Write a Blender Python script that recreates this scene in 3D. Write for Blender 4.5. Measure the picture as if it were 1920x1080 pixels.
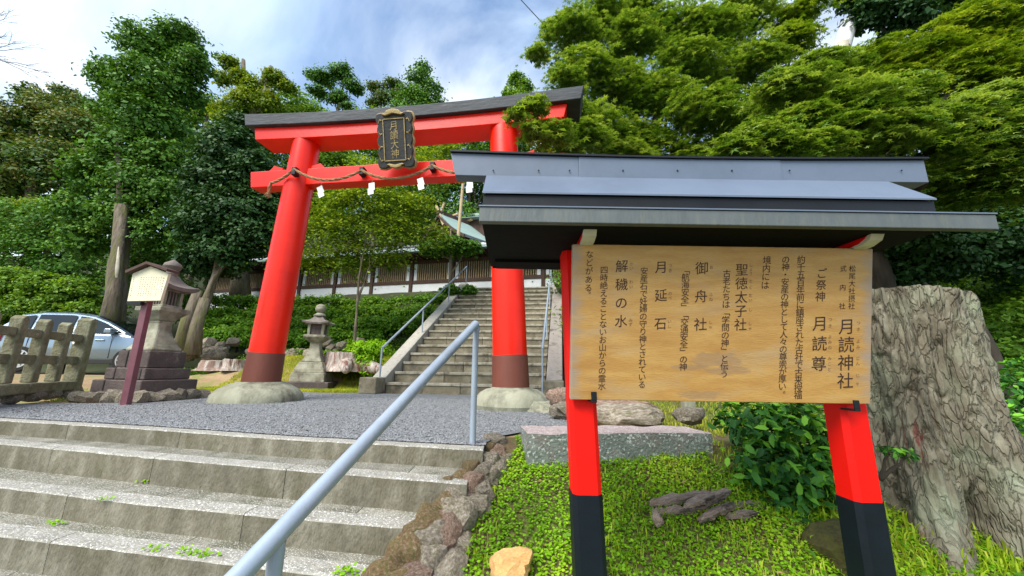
import bpy, bmesh, math, random
import numpy as np
from mathutils import Vector, Matrix, noise

for o in list(bpy.data.objects): bpy.data.objects.remove(o)
SC = bpy.context.scene
COL = SC.collection
R = math.radians

# ------------------------------------------------------------------ camera
FPX, PITCH, ROLL, EYE = 702.0, R(12.3), R(0.88), Vector((0, 0, .48))
_r0 = Vector((1, 0, 0)); _u0 = Vector((0, -math.sin(PITCH), math.cos(PITCH)))
CF = Vector((0, math.cos(PITCH), math.sin(PITCH)))
CR = math.cos(ROLL)*_r0 + math.sin(ROLL)*_u0
CU = math.cos(ROLL)*_u0 - math.sin(ROLL)*_r0
cd = bpy.data.cameras.new('camera'); cam = bpy.data.objects.new('camera', cd); COL.objects.link(cam)
cd.sensor_width = 36; cd.lens = 36*FPX/1920; cd.clip_start = .05; cd.clip_end = 600
m = Matrix((CR, CU, -CF)).transposed().to_4x4(); m.translation = EYE; cam.matrix_world = m
SC.camera = cam

# ------------------------------------------------------------------ sky and sun
SUN_EL, SUN_AZ = 52, -142          # azimuth measured from +Y towards +X (behind the camera, to its left)
w = bpy.data.worlds.new('World'); SC.world = w; w.use_nodes = True
nt = w.node_tree; N = nt.nodes; L = nt.links; N.clear()
out = N.new('ShaderNodeOutputWorld'); bg = N.new('ShaderNodeBackground')
sky = N.new('ShaderNodeTexSky'); sky.sky_type = 'NISHITA'; sky.sun_disc = False
sky.sun_elevation = R(SUN_EL); sky.sun_rotation = R(SUN_AZ); sky.air_density = 1.3; sky.dust_density = .6; sky.ozone_density = 2.0
tc = N.new('ShaderNodeTexCoord'); sep = N.new('ShaderNodeSeparateXYZ')
add = N.new('ShaderNodeMath'); add.operation = 'ADD'; add.inputs[1].default_value = .22
dx = N.new('ShaderNodeMath'); dx.operation = 'DIVIDE'; dy = N.new('ShaderNodeMath'); dy.operation = 'DIVIDE'
mx = N.new('ShaderNodeMath'); mx.operation = 'MAXIMUM'; mx.inputs[1].default_value = .0
cmb = N.new('ShaderNodeCombineXYZ')
L.new(tc.outputs['Generated'], sep.inputs[0]); L.new(sep.outputs['Z'], mx.inputs[0]); L.new(mx.outputs[0], add.inputs[0])
L.new(sep.outputs['X'], dx.inputs[0]); L.new(add.outputs[0], dx.inputs[1]); L.new(sep.outputs['Y'], dy.inputs[0]); L.new(add.outputs[0], dy.inputs[1])
L.new(dx.outputs[0], cmb.inputs['X']); L.new(dy.outputs[0], cmb.inputs['Y'])
n1 = N.new('ShaderNodeTexNoise'); n1.inputs['Scale'].default_value = 1.5; n1.inputs['Detail'].default_value = 7; n1.inputs['Roughness'].default_value = .55; n1.inputs['Distortion'].default_value = .5
mp = N.new('ShaderNodeMapping'); mp.inputs['Location'].default_value = (3.05, 1.2, 0); mp.inputs['Rotation'].default_value = (0, 0, R(28)); mp.inputs['Scale'].default_value = (.75, 1.25, 1)
L.new(cmb.outputs[0], mp.inputs[0]); L.new(mp.outputs[0], n1.inputs['Vector'])
rp = N.new('ShaderNodeValToRGB'); rp.color_ramp.elements[0].position = .40; rp.color_ramp.elements[1].position = .66
L.new(n1.outputs['Fac'], rp.inputs[0])
n2 = N.new('ShaderNodeTexNoise'); n2.inputs['Scale'].default_value = 3.1; n2.inputs['Detail'].default_value = 5
L.new(mp.outputs[0], n2.inputs['Vector'])
rp2 = N.new('ShaderNodeValToRGB'); rp2.color_ramp.elements[0].position = .33; rp2.color_ramp.elements[1].position = .62
rp2.color_ramp.elements[0].color = (4.3, 5.5, 6.9, 1); rp2.color_ramp.elements[1].color = (5.2, 5.6, 6.0, 1)
L.new(n2.outputs['Fac'], rp2.inputs[0])
mix = N.new('ShaderNodeMixRGB'); L.new(rp.outputs[0], mix.inputs[0]); L.new(sky.outputs[0], mix.inputs[1]); L.new(rp2.outputs[0], mix.inputs[2])
L.new(mix.outputs[0], bg.inputs['Color']); bg.inputs['Strength'].default_value = .112
L.new(bg.outputs[0], out.inputs['Surface'])
sd = bpy.data.lights.new('sun', 'SUN'); sun = bpy.data.objects.new('sun', sd); COL.objects.link(sun)
sd.energy = 2.7; sd.angle = R(38); sd.color = (1, .95, .86)
el, az = R(SUN_EL), R(SUN_AZ)
sdir = Vector((math.sin(az)*math.cos(el), math.cos(az)*math.cos(el), math.sin(el)))
sun.rotation_euler = sdir.to_track_quat('Z', 'Y').to_euler(); sun.location = sdir*30
vs = SC.view_settings; vs.view_transform = 'Standard'; vs.look = 'None'; vs.gamma = 1; vs.exposure = 1.15; vs.use_curve_mapping = False
SC.cycles.max_bounces = 6; SC.cycles.diffuse_bounces = 3; SC.cycles.transmission_bounces = 3; SC.cycles.transparent_max_bounces = 4

# ------------------------------------------------------------------ helpers
def ray(x, y): return CR*((x-960)/FPX) + CU*((540-y)/FPX) + CF
def at(x, y, Y): d = ray(x, y); return EYE + d*(Y/d.y)          # point of the place seen in that direction, Y metres ahead
def atz(x, y, z=0): d = ray(x, y); return EYE + d*((z-EYE.z)/d.z)

def tag(o, label=None, cat=None, group=None, kind=None):
    if label: o['label'] = label
    if cat: o['category'] = cat
    if group: o['group'] = group
    if kind: o['kind'] = kind
    return o
def thing(name, label, cat, loc=(0, 0, 0), rz=0, group=None):
    o = bpy.data.objects.new(name, None); COL.objects.link(o); o.location = loc; o.rotation_euler = (0, 0, rz)
    o.empty_display_size = .2
    return tag(o, label, cat, group)

class MB:
    def __init__(s): s.v = []; s.f = []
    def add(s, vs, fs):
        k = len(s.v); s.v += [tuple(v) for v in vs]; s.f += [tuple(i+k for i in f) for f in fs]; return s
    def box(s, a, b, M=None):
        x0, y0, z0 = a; x1, y1, z1 = b
        vs = [Vector(p) for p in ((x0,y0,z0),(x1,y0,z0),(x1,y1,z0),(x0,y1,z0),(x0,y0,z1),(x1,y0,z1),(x1,y1,z1),(x0,y1,z1))]
        if M: vs = [M @ p for p in vs]
        return s.add(vs, [(0,3,2,1),(4,5,6,7),(0,1,5,4),(1,2,6,5),(2,3,7,6),(3,0,4,7)])
    def prism(s, poly, axis, a, b, M=None):
        # poly of 2D points extruded along axis ('x': poly=(y,z); 'y': poly=(x,z); 'z': poly=(x,y))
        n = len(poly)
        def P(p, k):
            q = {'x': (k, p[0], p[1]), 'y': (p[0], k, p[1]), 'z': (p[0], p[1], k)}[axis]
            return (M @ Vector(q)) if M else Vector(q)
        vs = [P(p, a) for p in poly] + [P(p, b) for p in poly]
        return s.add(vs, [tuple(range(n-1, -1, -1)), tuple(range(n, 2*n))] + [(i, (i+1) % n, n+(i+1) % n, n+i) for i in range(n)])
    def lathe(s, prof, n=24, c=(0, 0, 0), rot=0, M=None):
        vs = []
        for r, z in prof:
            for i in range(n):
                a = rot + 2*math.pi*i/n; p = Vector((c[0]+r*math.cos(a), c[1]+r*math.sin(a), c[2]+z)); vs.append(M @ p if M else p)
        fs = [(j*n+i, j*n+(i+1) % n, (j+1)*n+(i+1) % n, (j+1)*n+i) for j in range(len(prof)-1) for i in range(n)]
        fs += [tuple(range(n-1, -1, -1)), tuple((len(prof)-1)*n+i for i in range(n))]
        return s.add(vs, fs)
    def tube(s, pts, rad, n=10, wob=0, seed=0):
        pts = [Vector(p) for p in pts]; k = len(pts)
        if not hasattr(rad, '__len__'): rad = [rad]*k
        vs = []; prev = None
        for i, p in enumerate(pts):
            d = (pts[min(i+1, k-1)]-pts[max(i-1, 0)]).normalized()
            if prev is None: u = d.orthogonal().normalized()
            else: u = (prev - d*prev.dot(d)).normalized()
            prev = u; v = d.cross(u)
            for j in range(n):
                a = 2*math.pi*j/n; r = rad[i]
                if wob: r *= 1+wob*noise.noise(Vector((math.cos(a)*1.7+seed, math.sin(a)*1.7, i*.35+seed)))
                vs.append(p+u*(math.cos(a)*r)+v*(math.sin(a)*r))
        fs = [(j*n+i, j*n+(i+1) % n, (j+1)*n+(i+1) % n, (j+1)*n+i) for j in range(k-1) for i in range(n)]
        fs += [tuple(range(n-1, -1, -1)), tuple((k-1)*n+i for i in range(n))]
        return s.add(vs, fs)
    def build(s, name, mat, parent=None, smooth=False, bevel=0, seg=2, kind=None, label=None, ang=35):
        me = bpy.data.meshes.new(name); me.from_pydata(s.v, [], s.f); me.update()
        o = bpy.data.objects.new(name, me); COL.objects.link(o); me.materials.append(mat)
        if parent: o.parent = parent
        if smooth:
            me.polygons.foreach_set('use_smooth', [True]*len(me.polygons))
            if ang < 180:
                me.set_sharp_from_angle(angle=R(ang))
        if bevel:
            b = o.modifiers.new('bevel', 'BEVEL'); b.width = bevel; b.segments = seg; b.limit_method = 'ANGLE'; b.angle_limit = R(40)
        if kind: o['kind'] = kind
        if label: o['label'] = label
        return o
def frame(c, rz=0, rx=0): return Matrix.Translation(c) @ Matrix.Rotation(rz, 4, 'Z') @ Matrix.Rotation(rx, 4, 'X')
def grid_mesh(name, X, Y, F, mat, parent=None, kind='structure'):
    vs = [(x, y, F(x, y)) for y in Y for x in X]; nx = len(X)
    fs = [(j*nx+i, j*nx+i+1, (j+1)*nx+i+1, (j+1)*nx+i) for j in range(len(Y)-1) for i in range(nx-1)]
    b = MB(); b.v = vs; b.f = fs
    return b.build(name, mat, parent, smooth=True, kind=kind, ang=180)
def np_mesh(name, verts, k, nleaf, faces, tint=None, smooth=False):
    """faces: template faces (all of the same length) over k verts, repeated nleaf times"""
    me = bpy.data.meshes.new(name)
    fl = len(faces[0]); nf = len(faces)
    F = (np.array(faces)[None] + (np.arange(nleaf)*k)[:, None, None]).reshape(-1)
    me.vertices.add(len(verts)); me.vertices.foreach_set('co', verts.astype(np.float32).ravel())
    me.loops.add(len(F)); me.loops.foreach_set('vertex_index', F.astype(np.int32))
    me.polygons.add(nf*nleaf); me.polygons.foreach_set('loop_start', (np.arange(nf*nleaf)*fl).astype(np.int32))
    if tint is not None:
        a = me.attributes.new('tint', 'FLOAT', 'POINT'); a.data.foreach_set('value', np.repeat(tint, k).astype(np.float32))
    me.update(calc_edges=True)
    return me
def link(name, me, mat, parent=None, kind=None):
    o = bpy.data.objects.new(name, me); COL.objects.link(o)
    if mat and not me.materials: me.materials.append(mat)
    if parent: o.parent = parent
    if kind: o['kind'] = kind
    return o

# ------------------------------------------------------------------ materials
def newmat(name):
    m = bpy.data.materials.new(name); m.use_nodes = True; n = m.node_tree.nodes; n.clear()
    o = n.new('ShaderNodeOutputMaterial'); b = n.new('ShaderNodeBsdfPrincipled'); m.node_tree.links.new(b.outputs[0], o.inputs[0])
    return m, n, m.node_tree.links, b, o
def c4(c): return (c[0], c[1], c[2], 1)
def pm(name, cols, scale=6, rough=.75, bump=.25, bscale=30, stain=None, stain_scale=2, stain_pos=(.5, .65), stretch=(1, 1, 1), rnd=.0, metal=0, detail=6, spec=.5, speck=None, speck_scale=120, coat=0):
    m, n, l, b, o = newmat(name)
    t = n.new('ShaderNodeTexCoord'); mp = n.new('ShaderNodeMapping'); mp.inputs['Scale'].default_value = stretch
    l.new(t.outputs['Object'], mp.inputs[0])
    oi = n.new('ShaderNodeObjectInfo')
    if rnd:
        cm = n.new('ShaderNodeCombineXYZ'); ml = n.new('ShaderNodeMath'); ml.operation = 'MULTIPLY'; ml.inputs[1].default_value = 37
        l.new(oi.outputs['Random'], ml.inputs[0]); l.new(ml.outputs[0], cm.inputs[0]); l.new(cm.outputs[0], mp.inputs['Location'])
    nz = n.new('ShaderNodeTexNoise'); nz.inputs['Scale'].default_value = scale; nz.inputs['Detail'].default_value = detail; nz.inputs['Roughness'].default_value = .62
    l.new(mp.outputs[0], nz.inputs['Vector'])
    r = n.new('ShaderNodeValToRGB'); l.new(nz.outputs['Fac'], r.inputs[0])
    k = len(cols)
    for i, c in enumerate(cols):
        p = .3+.4*i/max(1, k-1)
        e = r.color_ramp.elements[i] if i < 2 else r.color_ramp.elements.new(p)
        e.color = c4(c); e.position = p
    if k == 1: r.color_ramp.elements[1].color = c4(cols[0]); 
    cur = r.outputs[0]
    if stain:
        z2 = n.new('ShaderNodeTexNoise'); z2.inputs['Scale'].default_value = stain_scale; z2.inputs['Detail'].default_value = 7; z2.inputs['Roughness'].default_value = .7
        l.new(mp.outputs[0], z2.inputs['Vector'])
        r2 = n.new('ShaderNodeValToRGB'); r2.color_ramp.elements[0].position = stain_pos[0]; r2.color_ramp.elements[1].position = stain_pos[1]
        l.new(z2.outputs['Fac'], r2.inputs[0]); mm = n.new('ShaderNodeMixRGB'); l.new(r2.outputs[0], mm.inputs[0]); l.new(cur, mm.inputs[1]); mm.inputs[2].default_value = c4(stain); cur = mm.outputs[0]
    if speck:
        z3 = n.new('ShaderNodeTexNoise'); z3.inputs['Scale'].default_value = speck_scale; z3.inputs['Detail'].default_value = 2
        l.new(t.outputs['Object'], z3.inputs['Vector'])
        r3 = n.new('ShaderNodeValToRGB'); r3.color_ramp.elements[0].position = .58; r3.color_ramp.elements[1].position = .64
        l.new(z3.outputs['Fac'], r3.inputs[0]); mm = n.new('ShaderNodeMixRGB'); l.new(r3.outputs[0], mm.inputs[0]); l.new(cur, mm.inputs[1]); mm.inputs[2].default_value = c4(speck); cur = mm.outputs[0]
    if rnd:
        hs = n.new('ShaderNodeHueSaturation'); mr = n.new('ShaderNodeMapRange'); mr.inputs['To Min'].default_value = 1-rnd; mr.inputs['To Max'].default_value = 1+rnd
        l.new(oi.outputs['Random'], mr.inputs[0]); l.new(mr.outputs[0], hs.inputs['Value']); l.new(cur, hs.inputs['Color']); cur = hs.outputs[0]
    l.new(cur, b.inputs['Base Color'])
    b.inputs['Roughness'].default_value = rough; b.inputs['Metallic'].default_value = metal; b.inputs['Specular IOR Level'].default_value = spec
    b.inputs['Coat Weight'].default_value = coat; b.inputs['Coat Roughness'].default_value = .2
    if bump:
        zb = n.new('ShaderNodeTexNoise'); zb.inputs['Scale'].default_value = bscale; zb.inputs['Detail'].default_value = 5; l.new(mp.outputs[0], zb.inputs['Vector'])
        bp = n.new('ShaderNodeBump'); bp.inputs['Strength'].default_value = bump; bp.inputs['Distance'].default_value = .02
        l.new(zb.outputs['Fac'], bp.inputs['Height']); l.new(bp.outputs[0], b.inputs['Normal'])
    return m
def leafmat(name, cols, trans=.3, rough=.45, nscale=.6, spec=.18):
    rough = max(rough, .5)
    m, n, l, b, o = newmat(name)
    a = n.new('ShaderNodeAttribute'); a.attribute_name = 'tint'
    t = n.new('ShaderNodeTexCoord'); nz = n.new('ShaderNodeTexNoise'); nz.inputs['Scale'].default_value = nscale; nz.inputs['Detail'].default_value = 3
    l.new(t.outputs['Object'], nz.inputs['Vector'])
    s = n.new('ShaderNodeMath'); s.operation = 'MULTIPLY_ADD'; s.inputs[1].default_value = .8; s.inputs[2].default_value = -.4
    l.new(nz.outputs['Fac'], s.inputs[0]); ad = n.new('ShaderNodeMath'); ad.operation = 'ADD'; l.new(a.outputs['Fac'], ad.inputs[0]); l.new(s.outputs[0], ad.inputs[1])
    r = n.new('ShaderNodeValToRGB'); k = len(cols)
    for i, c in enumerate(cols):
        p = i/(k-1)
        e = r.color_ramp.elements[i] if i < 2 else r.color_ramp.elements.new(p)
        e.color = c4(c); e.position = p
    l.new(ad.outputs[0], r.inputs[0]); l.new(r.outputs[0], b.inputs['Base Color']); b.inputs['Roughness'].default_value = rough; b.inputs['Specular IOR Level'].default_value = spec
    tr = n.new('ShaderNodeBsdfTranslucent'); mm = n.new('ShaderNodeMixRGB'); mm.blend_type = 'MULTIPLY'; mm.inputs[0].default_value = 1; mm.inputs[2].default_value = (1.6, 1.5, .5, 1)
    l.new(r.outputs[0], mm.inputs[1]); l.new(mm.outputs[0], tr.inputs['Color'])
    ms = n.new('ShaderNodeMixShader'); ms.inputs[0].default_value = trans; l.new(b.outputs[0], ms.inputs[1]); l.new(tr.outputs[0], ms.inputs[2]); l.new(ms.outputs[0], o.inputs[0])
    return m

M = {}
M['vermilion'] = pm('vermilion_paint', [(.74, .012, .002), (.88, .018, .002)], 2.5, .33, .08, 9, spec=.32, stain=(.62, .01, .002), stain_scale=1.6, stain_pos=(.52, .8))
M['sign_red'] = pm('sign_red_paint', [(.80, .004, .001), (.88, .006, .001)], 3, .55, .05, 25, spec=.25)
M['wrap'] = pm('brown_wrap', [(.11, .03, .018), (.17, .045, .025)], 3, .55, .15, 20, stretch=(1, 1, .3))
M['kasagi'] = pm('weathered_black_cap', [(.018, .022, .027), (.05, .058, .066)], 3, .7, .5, 12, stain=(.11, .12, .125), stain_scale=2.2, stain_pos=(.6, .72), stretch=(.5, 2, 2))
M['black'] = pm('black_paint', [(.005, .006, .008), (.010, .012, .015)], 5, .5, .08, 20, spec=.3)
M['black_post'] = pm('black_post_paint', [(.003, .006, .010), (.006, .011, .017)], 5, .5, .08, 20, spec=.25)
M['gold'] = pm('gilding', [(.30, .21, .08), (.46, .35, .15)], 12, .5, .3, 40, metal=.3, stain=(.15, .09, .03), stain_scale=9, stain_pos=(.5, .7))
M['plaque'] = pm('plaque_black', [(.012, .012, .012), (.03, .028, .026)], 8, .5, .2, 30)
M['rope'] = pm('straw_rope', [(.20, .10, .045), (.40, .24, .12)], 30, .9, .4, 80)
M['paper'] = pm('paper', [(.78, .78, .76), (.85, .85, .84)], 6, .8, 0)
M['roofmetal'] = pm('roof_sheet_metal', [(.105, .135, .19), (.13, .165, .225)], 1.5, .5, .09, 4, metal=0, stain=(.085, .11, .15), stain_scale=1.8, stain_pos=(.5, .8))
M['fascia'] = pm('weathered_fascia', [(.075, .09, .092), (.115, .13, .13)], 9, .6, .15, 30, stain=(.135, .14, .11), stain_scale=16, stain_pos=(.5, .75), stretch=(1.6, 1, .4))
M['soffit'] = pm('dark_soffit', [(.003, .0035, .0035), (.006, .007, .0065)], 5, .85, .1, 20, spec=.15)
M['offwhite'] = pm('offwhite_paint', [(.52, .48, .38), (.68, .65, .55)], 12, .7, .15, 40)
M['ink'] = pm('ink', [(.03, .012, .008), (.06, .022, .014)], 30, .7, 0)
M['ink_light'] = pm('faded_ink', [(.18, .08, .04), (.26, .13, .06)], 30, .7, 0)
M['steel'] = pm('galvanised_paint', [(.30, .36, .43), (.37, .43, .50)], 4, .38, .05, 40, metal=.2, stain=(.25, .29, .34), stain_scale=3, stain_pos=(.5, .75))
M['granite_step'] = pm('step_granite', [(.115, .108, .08), (.18, .17, .13), (.27, .26, .21)], 5, .9, .55, 55, stain=(.085, .085, .045), stain_scale=3.2, stain_pos=(.47, .68), speck=(.52, .51, .47), speck_scale=150, rnd=.1)
M['riser'] = pm('mossy_riser_face', [(.105, .093, .064), (.165, .15, .108), (.245, .23, .175)], 7, .95, .6, 55, stain=(.11, .10, .06), stain_scale=4, stain_pos=(.48, .66), stretch=(1.3, 1.3, .6), rnd=.1)
M['granite_nose'] = pm('step_nosing', [(.21, .20, .165), (.34, .325, .28)], 7, .9, .55, 60, stain=(.12, .115, .07), stain_scale=5, stain_pos=(.55, .72), speck=(.66, .66, .64), speck_scale=130, rnd=.07)
M['stair_stone'] = pm('old_stair_stone', [(.12, .10, .065), (.20, .175, .115), (.30, .27, .19)], 4, .9, .45, 40, stain=(.085, .075, .055), stain_scale=2.6, stain_pos=(.5, .66), rnd=.14)
M['stair_lip'] = pm('pale_stair_lip', [(.26, .24, .18), (.40, .37, .29)], 6, .9, .4, 40, stain=(.14, .12, .08), stain_scale=5, stain_pos=(.5, .62), rnd=.1)  # paler, warmer strip along the front edge of each stair stone
M['stringer'] = pm('stair_stringer', [(.30, .28, .23), (.46, .44, .38)], 5, .9, .3, 40, stain=(.2, .15, .12), stain_scale=5, stain_pos=(.55, .68))
M['stringer_r'] = pm('pinkish_concrete', [(.24, .20, .17), (.40, .36, .32)], 4, .9, .3, 40, stain=(.15, .12, .09), stain_scale=4, stain_pos=(.5, .66))
M['lantern'] = pm('lantern_granite', [(.16, .15, .10), (.28, .27, .195), (.37, .36, .275)], 6, .9, .5, 50, stain=(.10, .085, .06), stain_scale=4, stain_pos=(.5, .68), rnd=.05)
M['lantern_dark'] = pm('sooty_plinth_stone', [(.065, .05, .045), (.13, .10, .09)], 5, .92, .5, 40, stain=(.28, .27, .21), stain_scale=5, stain_pos=(.6, .72), rnd=.15)
M['lantern_roof'] = pm('lantern_roof_stone', [(.12, .10, .085), (.21, .18, .155)], 7, .9, .5, 45, stain=(.30, .30, .26), stain_scale=7, stain_pos=(.6, .72))
M['fence'] = pm('fence_stone', [(.11, .10, .055), (.18, .17, .10), (.26, .25, .165)], 9, .95, .7, 45, stain=(.34, .34, .28), stain_scale=14, stain_pos=(.6, .7), rnd=.08)
M['pad'] = pm('foundation_stone', [(.22, .215, .15), (.34, .34, .25)], 4, .92, .4, 40, stain=(.10, .095, .065), stain_scale=2.4, stain_pos=(.48, .66), stretch=(1, 1, .35))
M['block'] = pm('lichened_granite_block', [(.12, .14, .12), (.24, .27, .24)], 13, .92, .5, 60, stain=(.20, .17, .15), stain_scale=7, stain_pos=(.5, .66), speck=(.46, .5, .46), speck_scale=55)
M['block_top'] = pm('pink_granite_top', [(.26, .19, .18), (.42, .35, .33)], 22, .9, .4, 60, speck=(.6, .56, .54), speck_scale=90)
M['rock'] = pm('rough_rock', [(.11, .09, .06), (.25, .21, .155), (.46, .42, .35)], 7, .95, .8, 30, stain=(.12, .13, .035), stain_scale=4, stain_pos=(.55, .68), rnd=.25)
M['rock_brown'] = pm('ochre_brown_rock', [(.09, .05, .02), (.19, .12, .055), (.34, .27, .17)], 8, .95, .8, 30, stain=(.10, .11, .02), stain_scale=6, stain_pos=(.5, .62), rnd=.2)
M['rock_red'] = pm('reddish_rock', [(.13, .07, .045), (.27, .17, .12), (.42, .36, .29)], 9, .95, .8, 30, stain=(.07, .05, .02), stain_scale=5, stain_pos=(.55, .68), rnd=.2)
M['rock_orange'] = pm('orange_rock', [(.55, .27, .08), (.75, .48, .20)], 9, .9, .5, 30)
M['moss'] = pm('moss', [(.07, .075, .01), (.16, .15, .02)], 9, 1, 1, 60, stain=(.07, .05, .02), stain_scale=6, stain_pos=(.5, .64))
M['soil'] = pm('soil', [(.07, .045, .02), (.13, .09, .045)], 8, 1, .8, 60, stain=(.09, .11, .02), stain_scale=3, stain_pos=(.42, .6))
M['dirt'] = pm('orange_dirt', [(.27, .17, .085), (.36, .25, .14)], 5, 1, .5, 60, stain=(.2, .21, .06), stain_scale=3, stain_pos=(.5, .6))
M['gravel'] = pm('gravel', [(.095, .10, .105), (.18, .19, .195), (.30, .31, .315)], 70, 1, 1, 90, stain=(.22, .19, .14), stain_scale=.8, stain_pos=(.55, .8))
M['pebble'] = pm('pebble', [(.14, .148, .155), (.30, .31, .32)], 30, .9, .2, 60)
M['underhill'] = pm('dark_hill_soil', [(.022, .03, .008), (.05, .06, .018)], 1.5, 1, 1, 8)  # dark green-brown base colour of the hill and lower ground
M['bark'] = pm('bark', [(.045, .035, .025), (.13, .105, .075), (.2, .17, .125)], 5, .95, 1, 14, stretch=(3, 3, .5), stain=(.12, .13, .03), stain_scale=2, stain_pos=(.5, .65))
M['bark_dark'] = pm('dark_bark', [(.02, .015, .01), (.055, .043, .03)], 6, .95, .8, 20, stretch=(2, 2, .5))
M['bark_pale'] = pm('pale_bark', [(.30, .27, .2), (.5, .47, .38)], 8, .9, .5, 20, stretch=(1, 1, .5))
M['cut'] = pm('cut_wood', [(.17, .09, .065), (.34, .25, .2)], 7, .9, .6, 30, stain=(.42, .39, .34), stain_scale=3, stain_pos=(.5, .62), stretch=(2, 2, .4))
M['wood_dark'] = pm('old_brown_timber', [(.045, .022, .014), (.085, .045, .03)], 6, .8, .2, 20, stretch=(1, 1, .3))
M['wood_slat'] = pm('lattice_timber', [(.24, .17, .09), (.38, .28, .16)], 9, .8, .2, 20)
M['wood_light'] = pm('bare_timber', [(.38, .27, .14), (.52, .4, .23)], 6, .7, .2, 20)
M['plaster'] = pm('white_plaster', [(.66, .70, .72), (.78, .8, .8)], 2, .9, .05, 20, stain=(.5, .53, .52), stain_scale=2.5, stain_pos=(.55, .75))
M['copper'] = pm('verdigris_copper', [(.20, .30, .27), (.32, .42, .38)], 3, .6, .1, 10, stretch=(4, .3, 1))
M['rooftile'] = pm('grey_roof', [(.10, .11, .12), (.19, .2, .21)], 6, .6, .4, 14)
M['ridge'] = pm('pale_ridge', [(.55, .56, .58), (.72, .73, .74)], 4, .6, .1, 20)
M['maroon'] = pm('maroon_post', [(.12, .04, .055), (.19, .07, .085)], 5, .5, .08, 20)
M['board_cream'] = pm('cream_board', [(.62, .57, .38), (.75, .71, .52)], 4, .6, .05, 20)
M['carpaint'] = pm('silver_blue_paint', [(.22, .30, .38), (.25, .33, .41)], 2, .25, 0, 10, metal=.6, coat=1)
M['glass'] = pm('dark_car_glass', [(.008, .012, .012), (.012, .018, .016)], 2, .06, 0, 10, spec=.6)
M['tyre'] = pm('tyre_rubber', [(.012, .012, .012), (.02, .02, .02)], 9, .9, .1, 40)
M['alloy'] = pm('alloy', [(.5, .52, .54), (.6, .62, .64)], 5, .3, 0, 10, metal=.8)
M['lampred'] = pm('tail_lamp', [(.6, .01, .01), (.7, .02, .02)], 5, .15, 0, 10, coat=1)
M['plastic'] = pm('black_plastic', [(.015, .015, .016), (.025, .025, .026)], 5, .6, 0, 10)
M['pole'] = pm('grey_pole', [(.3, .32, .33), (.38, .4, .41)], 3, .6, .1, 20)
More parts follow.
